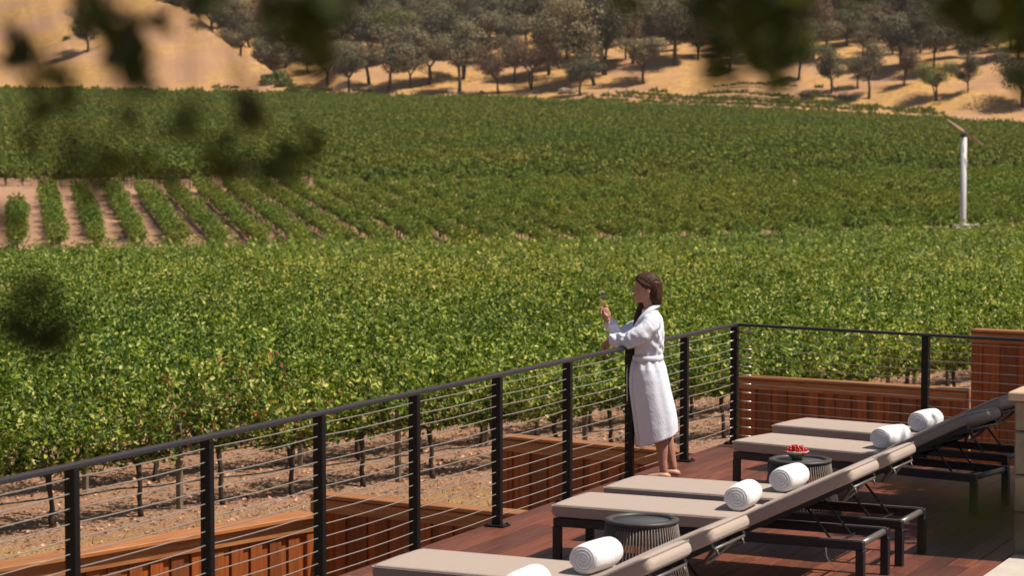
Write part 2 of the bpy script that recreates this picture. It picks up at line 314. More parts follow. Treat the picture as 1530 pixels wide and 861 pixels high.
# ------------------------------------------------------------------ leaves
def leaves(P,size,N,shape='lobe',fold=.4,rng=RNG):
    """arrays of leaf polygons: P centres, size, N approximate normals -> verts, faces"""
    n=len(P); N=N/np.linalg.norm(N,axis=1,keepdims=True); a=rng.normal(size=(n,3)); a[:,2]-=.5
    t=a-(a*N).sum(1,keepdims=True)*N; t/=np.linalg.norm(t,axis=1,keepdims=True); b=np.cross(N,t)
    if shape=='lobe':      # five lobes, folded along the midrib
        L=[(0,-.5,0),(0,.62,0)]; half=[(.30,-.58,1),(.34,-.25,1),(.58,-.12,1),(.36,.08,1),(.46,.36,1),(.18,.36,1)]
        pts=[(0,-.38,0)]+half+[(0,.62,0)]+[(-x,y,1) for x,y,_ in half[::-1]]
        fs=[list(range(0,8)),[0,7]+list(range(8,14))]
    elif shape=='oak':
        pts=[(0,-.6,0),(.16,-.35,1),(.12,-.2,1),(.30,0,1),(.2,.12,1),(.26,.35,1),(0,.62,0),(-.26,.35,1),(-.2,.12,1),(-.30,0,1),(-.12,-.2,1),(-.16,-.35,1)]
        fs=[[0,1,2,3,4,5,6],[0,6,7,8,9,10,11]]
    else:
        pts=[(0,-.5,0),(.42,0,1),(0,.55,0),(-.42,0,1)]; fs=[[0,1,2],[0,2,3]]
    k=len(pts); q=np.array(pts); sz=np.asarray(size).reshape(-1,1,1)*np.ones((n,1,1))
    w_=q[None,:,0:1]*sz*(.62 if shape=='lobe' else 1)*rng.uniform(.6,1.25,(n,1,1)); l_=q[None,:,1:2]*sz*1.08; lift=(np.abs(q[None,:,0:1])*q[None,:,2:3])*sz*fold
    V=P[:,None,:]+t[:,None,:]*l_+b[:,None,:]*w_+N[:,None,:]*lift
    F=[]
    base=np.arange(n)*k
    return V.reshape(-1,3),[ (base[:,None]+np.array(f)[None,:]) for f in fs]
def leafmesh(name,parts,mats,extra=None):
    """parts: list of (P,size,N,shape,mat_index); extra: MB appended (its own material indices)"""
    vs=[];fl=[];mi=[];n=0
    for P,sz,N,shape,m in parts:
        V,Fs=leaves(P,sz,N,shape); vs.append(V)
        for F in Fs: fl.append(F+n); mi.append(np.full(len(F),m))
        n+=len(V)
    if extra is not None and extra.n:
        v=np.concatenate(extra.v); vs.append(v)
        for f,m in zip(extra.f,extra.m): fl.append(np.array([f])+n); mi.append(np.array([m]))
        n+=len(v)
    v=np.concatenate(vs); me=bpy.data.meshes.new(name); me.vertices.add(len(v)); me.vertices.foreach_set('co',v.ravel())
    idx=np.concatenate([f.ravel() for f in fl]).astype(np.int32); tot=np.concatenate([np.full(len(f),f.shape[1]) for f in fl]).astype(np.int32)
    me.loops.add(len(idx)); me.loops.foreach_set('vertex_index',idx); me.polygons.add(len(tot)); me.polygons.foreach_set('loop_start',np.concatenate([[0],np.cumsum(tot)[:-1]]).astype(np.int32)); me.polygons.foreach_set('loop_total',tot)
    me.polygons.foreach_set('material_index',np.concatenate(mi).astype(np.int32)); me.update(calc_edges=True); me.validate()
    for m in mats: me.materials.append(m)
    return me
def shoots(n,length,L=1.27,z0=.72,rng=RNG,h=1.0,wid=.42,low=.27):
    P=[];N=[]
    for i in range(n):
        x=rng.uniform(-L/2,L/2); sd_=rng.choice([-1,1]); ln=(rng.uniform(.55,1.1) if rng.random()>.12 else rng.uniform(1.15,1.45))*length
        out=rng.uniform(.1,1)*sd_; m=max(6,int(ln*26)); t=np.linspace(.05,1,m)
        up=h*rng.uniform(.7,1.1); droop=rng.uniform(.0,1.12)*h*.98
        z=z0+up*ln*np.minimum(1,t*1.35)-droop*np.clip(t-.45,0,1)**1.4*1.5*ln
        y=out*wid*np.minimum(1.5,t*1.7)*ln+rng.normal(0,.02); xx=x+rng.normal(0,.22)*t*ln
        p=np.stack([xx+rng.normal(0,.035,m),y+rng.normal(0,.035,m),z+rng.normal(0,.03,m)],1)
        nn=np.stack([rng.normal(0,.6,m),np.sign(out)*(.2+.5*t)+rng.normal(0,.6,m),.6+rng.normal(0,.55,m)],1); P.append(p); N.append(nn)
    P=np.concatenate(P); N=np.concatenate(N); P[:,2]=np.maximum(P[:,2],low+rng.uniform(0,.22,len(P))); return P,N
# near vine: trunk mesh + foliage mesh variants
def vine_trunk(k):
    rng=random.Random(100+k); mb=MB(); lean=rng.uniform(-.08,.08)
    pts=[(rng.uniform(-.02,.02)+lean*z,rng.uniform(-.025,.025),z) for z in (-.05,.1,.25,.4,.55,.7,.76)]
    mb.tube(pts,[.05,.036,.033,.031,.034,.042,.03],8)
    for s in (-1,1):
        mb.tube([(lean*.7,0,.70),(s*.12+lean*.7,.01,.78),(s*.35,rng.uniform(-.02,.02),.80),(s*.64,0,.79)],[.03,.024,.02,.014],6)
    for q in range(3):
        x=rng.uniform(-.5,.5); mb.tube([(x,0,.8),(x+rng.uniform(-.05,.05),rng.uniform(-.1,.1),1.1)],[.01,.006],5)
    return mb.mesh('vine_trunk_mesh',M['vinebark'],True)
TR=[vine_trunk(k) for k in range(5)]
FO=[]
for k in range(8):
    P_,N_=shoots(86,1.0,z0=.68); n=len(P_); red=k in (6,7)
    if red:
        s_=RNG.random(n)<.14
        FO.append(leafmesh('vine_foliage_mesh',[(P_[~s_],RNG.uniform(.045,.085,(~s_).sum()),N_[~s_],'lobe',0),(P_[s_],RNG.uniform(.05,.08,s_.sum()),N_[s_],'lobe',1)],[M['vine'],M['vine_red']]))
    else: FO.append(leafmesh('vine_foliage_mesh',[(P_,RNG.uniform(.045,.085,n),N_,'lobe',0)],[M['vine']]))
# ------------------------------------------------------------------ near vineyard block
DX,DZ=math.sin(math.radians(47)),math.cos(math.radians(47)); NX,NZ=-DZ,DX; ROWS=2.3; VS=1.27
spots=[]
for k in range(0,60):
    for s in range(-90,120):
        q=s*VS+((k*.37)%1)*VS; X=-4.9+k*ROWS*NX+q*DX; Z=30+k*ROWS*NZ+q*DZ
        if abs(X)<.2227*Z+1.6 and Z<129.5: spots.append((Z,X,k,s))
spots.sort(); near=spots[:300]; far=[p for p in spots[300:]]
rowname=['front','second','third','fourth','fifth','sixth','seventh','eighth','ninth','tenth','eleventh','twelfth','thirteenth','fourteenth','fifteenth','sixteenth','seventeenth','eighteenth','nineteenth','twentieth']
ROT=math.atan2(*reversed(W(DX,DZ)))   # world angle of the row direction
rr=random.Random(5)
for Z,X,k,s in near:
    x,y=W(X+rr.uniform(-.05,.05),Z+rr.uniform(-.05,.05)); z=float(H(X,Z))
    lb=('leafy green grapevine on a bare dark trunk in the front row beyond the wooden fences' if k==0 else 'leafy green grapevine in the %s row of the near vineyard, counted from the deck'%(rowname[k] if k<20 else 'twenty-first or later'))
    reddish=(k==0 and -5.2<X<-2.6) or rr.random()<.015
    if reddish and k==0: lb='front row grapevine with reddish brown leaves among the green, left of the photo'
    elif reddish: lb='grapevine with some reddish leaves in the %s row of the near vineyard'%rowname[k]
    r=empty('grapevine',(x,y,z),ROT+(PI if rr.random()<.5 else 0),lb,'grapevine','grapevines of the near vineyard block'); sc=rr.uniform(.9,1.12); r.scale=(1,rr.uniform(.9,1.15),sc)
    mkobj('trunk',TR[rr.randrange(5)],r); mkobj('foliage',FO[rr.randrange(6) if not reddish else 6+rr.randrange(2)],r)
# instanced distant vines ------------------------------------------------
def seg_mesh(name,L,count,size,h,mats,wid=.42,trunks=2,z0=.7,shape='quad',low=.45):
    P_,N_=shoots(count,h,L,z0,wid=wid,low=low); n=len(P_)
    mb=MB()
    for i in range(trunks):
        x=-L/2+L*(i+.5)/trunks; mb.tube([(x,0,-.1),(x+.03,.02,.4),(x,0,.8)],[.05,.04,.04],5,mi=1)
    mb.tube([(-L/2,0,.78),(L/2,0,.78)],.03,4,mi=1)
    return leafmesh(name,[(P_,RNG.uniform(size*.75,size*1.2,n),N_,shape,0)],mats,mb)
def scatter(name,pts,rots,scales,var,meshes,**tg):
    """one object whose geometry nodes put a copy of a source mesh on each of its points"""
    me=bpy.data.meshes.new(name); n=len(pts); me.vertices.add(n); me.vertices.foreach_set('co',np.asarray(pts,float).ravel())
    for nm,arr,ty in (('rz',rots,'FLOAT'),('sc',scales,'FLOAT'),('var',var,'INT')):
        a=me.attributes.new(nm,ty,'POINT'); a.data.foreach_set('value',np.asarray(arr,np.int32 if ty=='INT' else np.float32))
    for m in meshes[0].materials: me.materials.append(m)
    o=mkobj(name,me); g=bpy.data.node_groups.new(name+'_nodes','GeometryNodeTree')
    g.interface.new_socket('Geometry',in_out='INPUT',socket_type='NodeSocketGeometry'); g.interface.new_socket('Geometry',in_out='OUTPUT',socket_type='NodeSocketGeometry')
    N=g.nodes; gi=N.new('NodeGroupInput'); go=N.new('NodeGroupOutput'); jn=N.new('GeometryNodeJoinGeometry')
    def attr(nm,ty):
        a=N.new('GeometryNodeInputNamedAttribute'); a.data_type=ty; a.inputs[0].default_value=nm; return [q for q in a.outputs if q.enabled and q.name=='Attribute'][0]
    rz=attr('rz','FLOAT'); sc=attr('sc','FLOAT'); va=attr('var','INT'); cx=N.new('ShaderNodeCombineXYZ'); g.links.new(rz,cx.inputs[2])
    e2r=N.new('FunctionNodeEulerToRotation'); g.links.new(cx.outputs[0],e2r.inputs[0])
    for k,sm_ in enumerate(meshes):
        src=bpy.data.objects.new(name+'_source',sm_)
        oi=N.new('GeometryNodeObjectInfo'); oi.inputs['Object'].default_value=src; oi.inputs['As Instance'].default_value=True
        c=N.new('FunctionNodeCompare'); c.data_type='INT'; c.operation='EQUAL'; g.links.new(va,c.inputs[2]); c.inputs[3].default_value=k
        ip=N.new('GeometryNodeInstanceOnPoints'); g.links.new(gi.outputs[0],ip.inputs['Points']); g.links.new(c.outputs[0],ip.inputs['Selection']); g.links.new(oi.outputs['Geometry'],ip.inputs['Instance']); g.links.new(e2r.outputs[0],ip.inputs['Rotation']); g.links.new(sc,ip.inputs['Scale']); g.links.new(ip.outputs[0],jn.inputs[0])
    g.links.new(jn.outputs[0],go.inputs[0]); md=o.modifiers.new('scatter','NODES'); md.node_group=g
    return tag(o,kind='stuff',**tg)
segA=[seg_mesh('vine_segment_mesh',1.27,60,.08,.98,[M['vine'],M['vinebark']],trunks=1) for k in range(5)]
scatter('vineyard_rows',[(*W(X,Z),float(H(X,Z))) for Z,X,k,s in far],[ROT+(PI if rr.random()<.5 else 0) for _ in far],[rr.uniform(.88,1.14) for _ in far],[rr.randrange(5) for _ in far],segA,label='dense green vine rows filling the back of the near vineyard block',cat='vineyard')
# middle block: rows running up the slope
dx,dz=-math.sin(math.radians(12.1)),math.cos(math.radians(12.1)); rot2=math.atan2(*reversed(W(dx,dz)))
pp=[];ro=[];sc=[];va=[]
for j in range(-1,40):
    X0=-26.9+2.42*j
    z1=180+rr.uniform(-1,1)+6*float(sm(-18,-12,X0)) if j>=0 else 163
    for q in np.arange(0,(z1-136)/dz,1.9):
        X=X0+q*dx+rr.uniform(-.08,.08); Z=136+q*dz
        if abs(X)<.2227*Z+3 and rr.random()>.015:
            pp.append((*W(X,Z),float(H(X,Z))-.05)); ro.append(rot2+(PI if rr.random()<.5 else 0)); sc.append(rr.uniform(.8,1.08)); va.append(rr.randrange(5))
segB=[seg_mesh('vine_segment_mesh',2.0,60,.14,.98,[M['vine_far'],M['vinebark']],wid=.46,trunks=2,z0=.42,low=.08) for k in range(5)]
scatter('sloping_vineyard_rows',pp,ro,sc,va,segB,label='vine rows with bare soil between them running up the slope in the middle distance',cat='vineyard')
# far block: rows across the slope
pp=[];ro=[];sc=[];va=[]; rotx=AZ
z=187.9
while z<505:
    step=2.6
    for X in np.arange(-.2227*z-4,.2227*z+4,2.85):
        Z=z+.05*X; ze=float(zend(X)); d=ze-Z
        if z<190 and X<-16: continue
        if d<(3 if X>12 else 7) or rr.random()<.02: continue
        s_=rr.uniform(.78,1.12)
        pp.append((*W(X,Z),float(H(X,Z))-.05)); ro.append(rotx+rr.uniform(-.06,.06)+(PI if rr.random()<.5 else 0)); sc.append(s_); va.append(4 if (X<-16 and z<191.5) else rr.randrange(4))
    z+=step
for d0,xa,xb,s0,pk in ((3,12,70,.75,.97),(8,14,70,.7,.97),(13,17,70,.7,.95),(18,20,62,.65,.9),(24,26,60,.6,.85),(30,36,60,.5,.7),(-1,-110,-24,.8,.75),(4,-95,-26,.7,.55),(8,-60,-28,.7,.5),(12,-48,-30,.7,.4)):
    for X in np.arange(xa,xb,2.85*s0):
        Z=float(zend(X))+d0*(1 if X>0 else 1.2)
        if rr.random()<pk and abs(X)<.2227*Z+4: pp.append((*W(X,Z),float(H(X,Z))-.05)); ro.append(rotx+math.atan2(float(zend(X+2)-zend(X-2)),4)+rr.uniform(-.06,.06)); sc.append(s0*rr.uniform(.85,1.2)); va.append(rr.randrange(4))
segC=[seg_mesh('vine_segment_mesh',3.0,40,.22,.95,[M['vine_hill'],M['vinebark']],wid=.6,trunks=2,low=.25) for k in range(4)]+[seg_mesh('vine_segment_mesh',3.0,34,.22,.8,[M['vine_hill'],M['vinebark']],wid=.4,trunks=3,z0=1.05,low=.95)]
scatter('hillside_vineyard_rows',pp,ro,sc,va,segC,label='green vineyard rows climbing across the slope up to the golden hill',cat='vineyard')
# trellis posts and hoses on the two front rows
for k in range(2):
    ends=[]
    for s in range(-6,20):
        q=s*VS*3+VS*.5; X=-4.9+k*ROWS*NX+q*DX; Z=30+k*ROWS*NZ+q*DZ
        if abs(X)<.2227*Z+2:
            x,y=W(X,Z); zz=float(H(X,Z)); ends.append((x,y,zz)); mb=MB(); mb.box((0,0,.5),(.075,.075,1.3),rr.uniform(0,.4),bev=.008)
            o=mb.build('trellis_post',M['stake']); o.location=(x,y,zz); tag(o,'weathered grey wooden trellis post in the %s vine row'%rowname[k],'trellis post','trellis posts of the near vine rows')
    a,b=ends[0],ends[-1]
    for nm,zz,r,mt,lb in (('drip_hose',.38,.012,'hose','thin black irrigation hose strung low along the %s vine row'),('trellis_wire',.8,.005,'wire','steel wire the %s vine row is trained on')):
        n=40; pts=[(a[0]+(b[0]-a[0])*i/n,a[1]+(b[1]-a[1])*i/n,a[2]+(b[2]-a[2])*i/n+zz-.03*abs(math.sin(i*PI/2.5))) for i in range(n+1)]
        o=MB().tube(pts,r,6).build(nm,M[mt],smooth=True); tag(o,lb%rowname[k],'hose' if nm=='drip_hose' else 'wire')
# ground cover near the deck
def gcover():
    n=17000; t=RNG.uniform(-24,40,n); o_=RNG.uniform(-9,-.7,n)**1.0; X=-4.9+o_*NX+t*DX; Z=30+o_*NZ+t*DZ
    k=(np.abs(X)<.2227*Z+1)&(Z>19)&(tri(X,Z,.8,.5)+RNG.normal(0,.5,n)>-.35); X=X[k];Z=Z[k]; n=len(X)
    h=RNG.uniform(.05,.17,n); x=X*CA-Z*SA; y=X*SA+Z*CA; z=H(X,Z)-.005; a=RNG.uniform(0,2*PI,n); w_=RNG.uniform(.004,.010,n); lx=RNG.normal(0,.06,n); ly=RNG.normal(0,.06,n)
    V=np.stack([np.stack([x-np.cos(a)*w_,y-np.sin(a)*w_,z],1),np.stack([x+np.cos(a)*w_,y+np.sin(a)*w_,z],1),np.stack([x+lx,y+ly,z+h],1)],1).reshape(-1,3)
    me=bpy.data.meshes.new('dry_grass'); me.from_pydata(V.tolist(),[],np.arange(n*3).reshape(-1,3).tolist()); me.materials.append(M['drygrass'])
    tag(mkobj('dry_grass',me),'straw coloured dry grass on the strip between the fences and the vines','grass',kind='stuff')
    n=42000; t=RNG.uniform(-24,44,n); o_=RNG.uniform(-2.5,9,n); X=-4.9+o_*NX+t*DX; Z=30+o_*NZ+t*DZ; k=(np.abs(X)<.2227*Z+1); X=X[k];Z=Z[k]; n=len(X)
    P_=np.stack([X*CA-Z*SA,X*SA+Z*CA,H(X,Z)+RNG.uniform(.005,.03,n)],1); N_=np.stack([RNG.normal(0,.5,n),RNG.normal(0,.5,n),np.ones(n)],1)
    me=leafmesh('leaf_litter',[(P_,RNG.uniform(.02,.075,n),N_,'quad',0)],[M['litter']]); tag(mkobj('leaf_litter',me),'reddish mulch chips and dry leaves on the soil under the vines','mulch',kind='stuff')
gcover()
# ------------------------------------------------------------------ hillside oaks
def tree_mesh(seed,kind,h=10.,wide=1.0,n=5200,open_=.0):
    rng=np.random.default_rng(seed); R=random.Random(seed); mb=MB(); tips=[]
    stems=R.choice([1,1,2,2,3])
    for s in range(stems):
        an=R.uniform(0,2*PI); lean=R.uniform(.06,.25) if stems>1 else R.uniform(0,.12); th=h*R.uniform(.22,.34)
        p0=Vector((R.uniform(-.2,.2),R.uniform(-.2,.2),-.4)); p1=Vector((math.cos(an)*lean*th,math.sin(an)*lean*th,th)); r0=h*.018*(1.15 if stems==1 else .85)
        mb.tube([p0,(p0+p1)/2+Vector((R.uniform(-.15,.15),R.uniform(-.15,.15),0)),p1],[r0*1.3,r0,r0*.85],7)
        for b in range(R.randint(3,5)):
            a2=an+R.uniform(-1.6,1.6) if stems>1 else 2*PI*b/4+R.uniform(-.5,.5); out=h*R.uniform(.16,.34)*wide; up=h*R.uniform(.18,.5)
            p2=p1+Vector((math.cos(a2)*out*.5,math.sin(a2)*out*.5,up*.45)); p3=p1+Vector((math.cos(a2)*out,math.sin(a2)*out,up))
            mb.tube([p1-Vector((0,0,.2)),p2,p3],[r0*.7,r0*.45,r0*.2],6); tips.append((p3,1.)); tips.append((p2+Vector((R.uniform(-1,1),R.uniform(-1,1),R.uniform(.3,1)))*h*.05,.7))
            for c in range(2):
                p4=p2.lerp(p3,R.random())+Vector((R.uniform(-1,1),R.uniform(-1,1),R.uniform(-.1,.9)))*h*.13; mb.tube([p2,p4],[r0*.3,r0*.12],5); tips.append((p4,.75)); tips.append((p1.lerp(p4,.6)+Vector((R.uniform(-1,1),R.uniform(-1,1),-.2))*h*.09,.6))
    trunk=mb.mesh('oak_trunk_mesh',M['bark'],True)
    Ps=[];Ns=[];per=n//len(tips)+1
    for c,sz in tips:
        c=np.array(c); r=h*R.uniform(.11,.18)*sz*np.array([1.15*wide,1.15*wide,.8]); m=int(per*sz*1.25)
        d=rng.normal(size=(m,3)); d/=np.linalg.norm(d,axis=1,keepdims=True); rad=rng.uniform(.35,1.05,m)**.6*(1+.22*np.sin(5*d[:,0]+seed)*np.cos(6*d[:,2]))
        Ps.append(c+d*rad[:,None]*r); Ns.append(d+rng.normal(0,.5,(m,3))+[0,0,.4])
    P=np.concatenate(Ps);N=np.concatenate(Ns)
    return trunk,leafmesh('oak_crown_mesh',[(P,rng.uniform(.13,.28,len(P))*h/10,N,'quad',0)],[M[kind]])
KM={}
for kind,nv,wide in (('oak_olive',5,1.05),('oak_dark',3,1.),('oak_brown',3,.9),('oak_green',2,.95)):
    KM[kind]=[tree_mesh(hash(kind)%1+ [0,40,80,120][['oak_olive','oak_dark','oak_brown','oak_green'].index(kind)]+i,kind,10,wide,n=7600 if kind!='oak_brown' else 5200) for i in range(nv)]
WORD={'oak_olive':'grey green','oak_dark':'dark green','oak_brown':'dry brown','oak_green':'bright green'}
# bearing, foot, height in the photo, kind
T=[(427,102,75,'oak_dark'),(460,110,60,'oak_olive'),(488,130,95,'oak_olive'),(521,141,70,'oak_olive'),(549,125,90,'oak_olive'),(579,138,110,'oak_olive'),(611,131,85,'oak_olive'),(643,127,100,'oak_olive'),(686,138,105,'oak_olive'),(692,118,110,'oak_dark'),(745,140,88,'oak_brown'),(770,122,80,'oak_dark'),(793,134,88,'oak_brown'),(820,112,110,'oak_olive'),(868,143,72,'oak_dark'),(889,127,130,'oak_olive'),(905,112,135,'oak_dark'),(960,126,88,'oak_olive'),(1008,98,110,'oak_olive'),(1090,108,70,'oak_olive'),(1193,119,72,'oak_green'),(1242,139,72,'oak_dark'),(1281,133,62,'oak_olive'),(1298,149,82,'oak_olive'),(1352,102,115,'oak_dark'),(1350,128,70,'oak_brown'),(1399,149,62,'oak_green'),(1446,139,66,'oak_dark'),(1490,95,70,'oak_olive'),(1528,160,110,'oak_dark'),
(131,78,62,'oak_dark')]
R=random.Random(21)
for rowy,step in ((98,52),(84,40),(68,33),(53,30),(39,28),(25,27),(11,28),(-4,30),(-20,34),(-36,40)):
    x=440+R.uniform(0,20)
    while x<1560:
        bare=(1150<x<1290 and rowy>95) or (x>1480 and rowy>90)
        if not bare and R.random()<(.95 if rowy<72 else .66):
            k=R.choices(['oak_olive','oak_dark','oak_brown','oak_green'],[5,3.4,1.0,.35])[0]
            T.append((x,rowy+R.uniform(-8,8),R.uniform(58,98),k))
        x+=step*R.uniform(.7,1.35)
RIDGE=[(232,'oak_olive'),(252,'oak_dark'),(276,'oak_olive'),(300,'oak_olive'),(318,'oak_olive'),(343,'oak_dark'),(362,'oak_olive'),(384,'oak_olive'),(404,'oak_olive'),(240,'oak_olive'),(290,'oak_dark'),(330,'oak_olive'),(375,'oak_olive'),(415,'oak_dark')]
RP=[]
for i,(u,k) in enumerate(RIDGE):
    kx=(u-765)/FPX; Z=500.
    for _ in range(30):
        X=kx*Z; Z=float(zend(X)+np.interp(X,[-110,-76,-49,-36],[70,50,22,6])*1.16+(14 if i<9 else 27)+R.uniform(-.3,.3))
    RP.append((kx*Z,Z,R.uniform(70,92),k,u))
for u in range(225,445,24):
    Z=575.+R.uniform(-12,12); RP.append(((u-765)/FPX*Z,Z,R.uniform(75,100),R.choice(['oak_olive','oak_dark','oak_olive']),u))
for i,(u,v,hp,k) in enumerate(T+[(p[4],90,p[2],p[3],p) for p in RP] if False else T+[(p[4],90,p[2],p[3]) for p in RP]):
    X,Z=hillpoint(u,v) if i<len(T) else RP[i-len(T)][:2]; x,y=W(X,Z); s=hp*Z/FPX/9.2; kk=KM[k]; tr,cr=kk[i%len(kk)]
    side='left' if u<400 else 'middle' if u<1020 else 'right'; depth='at the foot of the golden hill' if v>105 else 'higher up among the trees on the hill'
    r=empty('oak_tree',(x,y,float(H(X,Z))),R.uniform(0,6.28),'%s oak %s, %s part of the photo'%(WORD[k],depth,side),'tree','oaks on the hillside'); r.scale=(s*R.uniform(.85,1.25),s*R.uniform(.85,1.25),s*R.uniform(.88,1.1))
    mkobj('trunk',tr,r); mkobj('crown',cr,r)
# low scrub and rocks at the edge of the vineyard
def bush_mesh(seed):
    rng=np.random.default_rng(seed); n=700; d=rng.normal(size=(n,3)); d/=np.linalg.norm(d,axis=1,keepdims=True); d[:,2]=np.abs(d[:,2]); P=d*rng.uniform(.5,1,n)[:,None]*[1.2,1,.8]*(1+.3*np.sin(4*d[:,:1]+seed))
    return leafmesh('bush_mesh',[(P,rng.uniform(.15,.32,n),d+rng.normal(0,.5,(n,3)),'quad',0)],[M['oak_green']])
BM=[bush_mesh(i) for i in range(3)]
for i,(u,v,s) in enumerate([(412,118,2.4),(424,128,2.2),(400,126,1.8),(452,140,2.2),(475,142,1.8),(440,136,1.6),(1172,152,1.8),(1186,158,1.5),(100,58,1.0)]):
    X,Z=hillpoint(u,v); o=mkobj('bush',BM[i%3]); o.location=(*W(X,Z),float(H(X,Z))); o.scale=(s,s,s*.8); o.rotation_euler=(0,0,i)
    tag(o,'low green bush on the bare hill slope above the vineyard' if i not in (8,) else 'small lone shrub on the golden slope at upper left','bush','bushes at the vineyard edge' if i!=8 else None)
def rock_mesh(seed):
    rng=random.Random(seed); mb=MB(); mb.ell((0,0,.2),(.8,.6,.45),12,8); me=mb.mesh('rock_mesh',M['stone'],False)
    for v in me.vertices: v.co*=1+rng.uniform(-.14,.14)
    return me
RM=[rock_mesh(i) for i in range(3)]
for i,(u,v,s) in enumerate([(672,139,1.1),(690,140,.8),(720,139,.7),(843,139,1.5),(855,139,1.2),(860,137,.8),(800,138,.8)]):
    X,Z=hillpoint(u,v); o=mkobj('boulder',RM[i%3]); o.location=(*W(X,Z),float(H(X,Z))); o.scale=(s,s,s); o.rotation_euler=(0,0,i*1.3); tag(o,'grey boulder lying between the oaks and the top edge of the vineyard','boulder','boulders at the vineyard edge')
# wind machine
def wind_machine():
    X,Z=26.2,133.6; x,y=W(X,Z); z=float(H(X,Z)); r=empty('wind_machine',(x,y,z),AZ,'tall white pole wind machine with two rust coloured blades on a concrete base','wind machine')
    mb=MB(); mb.box((0,0,.15),(.95,.8,1.45),bev=.04); mb.box((.2,0,.88),(1.5,.7,.34),bev=.03); mb.build('base',M['wm_conc'],r)
    MB().lathe([(.2,.2),(.2,.6),(.185,1.2),(.175,6.1)],n=20).build('pole',M['wm_pole'],r,True)
    mb=MB(); mb.ell((0,0,6.22),(.21,.2,.2),12,8); mb.tube([(0,0,6.25),(.05,-.35,6.36)],[.07,.06],8); g=mb.build('gearbox',M['wm_dark'],r,True)
    for s in (-1,1):
        a=Vector((.05+s*.1,-.36,6.36-s*.08)); b=Vector((.0+s*1.06,-.36,6.36-s*.74)); mb=MB(); d=(b-a).normalized()
        n=8; rings=[]
        for i in range(n+1):
            t_=i/n; c=a.lerp(b,t_); wv=.05+.03*math.sin(PI*min(1,t_*1.2)); up=Vector((.5*s,0,.8)).cross(Vector((0,1,0))); pv=Vector((d.z,0,-d.x)); tw=.5-.4*t_; q=pv*math.cos(tw)+Vector((0,1,0))*math.sin(tw); p=d.cross(q)
            rings.append(np.array([c+q*wv,c+p*.018,c-q*wv,c-p*.018]))
        mb.loft(rings); mb.build('blade',M['wm_blade'],r,fix=True)
wind_machine()
# ------------------------------------------------------------------ fences
def fence(name,a,b,top,bot,label,hside=1,thick=.16,capw=.22):
    """a,b in valley coordinates; boards and shadow gaps on the side hside"""
    A=Vector((*W(*a),0)); B=Vector((*W(*b),0)); L=(B-A).length; an=math.atan2(B.y-A.y,B.x-A.x)
    r=empty(name,(A.x,A.y,0),an,label,'fence','board and batten fences below the deck'); mb=MB(); x=0; i=0; R=random.Random(int(L*100))
    while x<L-.02:
        w_=min(.15 if i%2==0 else .095,L-x); off=0 if i%2==0 else .028
        for sd_ in (-1,1): mb.box((x+w_/2,sd_*(.05-off),(top-.05+bot)/2),(w_-.002+(.03 if i%2 else 0),.022,top-.05-bot),bev=.003)
        x+=w_; i+=1
    mb.build('boards',M['cedar'],r)
    mb=MB(); mb.box((L/2,0,(top+bot)/2-.05),(L-.1,.05,top-bot-.16)); mb.build('core',M['cedar'],r)
    mb=MB()
    for sd_ in (-1,1): mb.box((L/2,sd_*.0765,top-.115),(L,.028,.13),bev=.004)
    mb.build('top_rail',M['cedarx'],r)
    mb=MB(); n=max(1,int(L/2.4))
    for i in range(n): mb.box((L*(i+.5)/n,0,top-.02),(L/n-.004,capw,.04),bev=.006)
    mb.build('cap',M['cedarx'],r)
    for xx in (.05,L-.05): MB().box((xx,0,(top-.045+bot)/2),(.1,.15,top-.045-bot),bev=.006).build('end_post',M['cedar'],r)
    return r
g0=CAMZ-5.05
fence('wood_fence',(-5.9,17.75),(-1.98,22.25),CAMZ-3.66,g0,'sunlit orange brown fence running along the dry grass at the lower left',capw=.3)
fence('wood_fence',(-1.93,22.4),(.9,20.75),CAMZ-3.49,g0,'shaded board fence seen through the railing in the lower middle, joining the sunlit one')
fence('wood_fence',(-.09,26.5),(2.6,24.6),CAMZ-3.45,g0,'shaded board fence behind the railing at the left of the woman in the robe')
fence('wood_fence',(3.2,33.2),(6.25,31.35),CAMZ-3.45,g0,'low board fence behind the far railing, right of the corner post')
fence('wood_fence',(6.3,31.3),(9.6,29.4),CAMZ-2.62,g0,'taller dark brown board fence behind the far railing at the right edge')
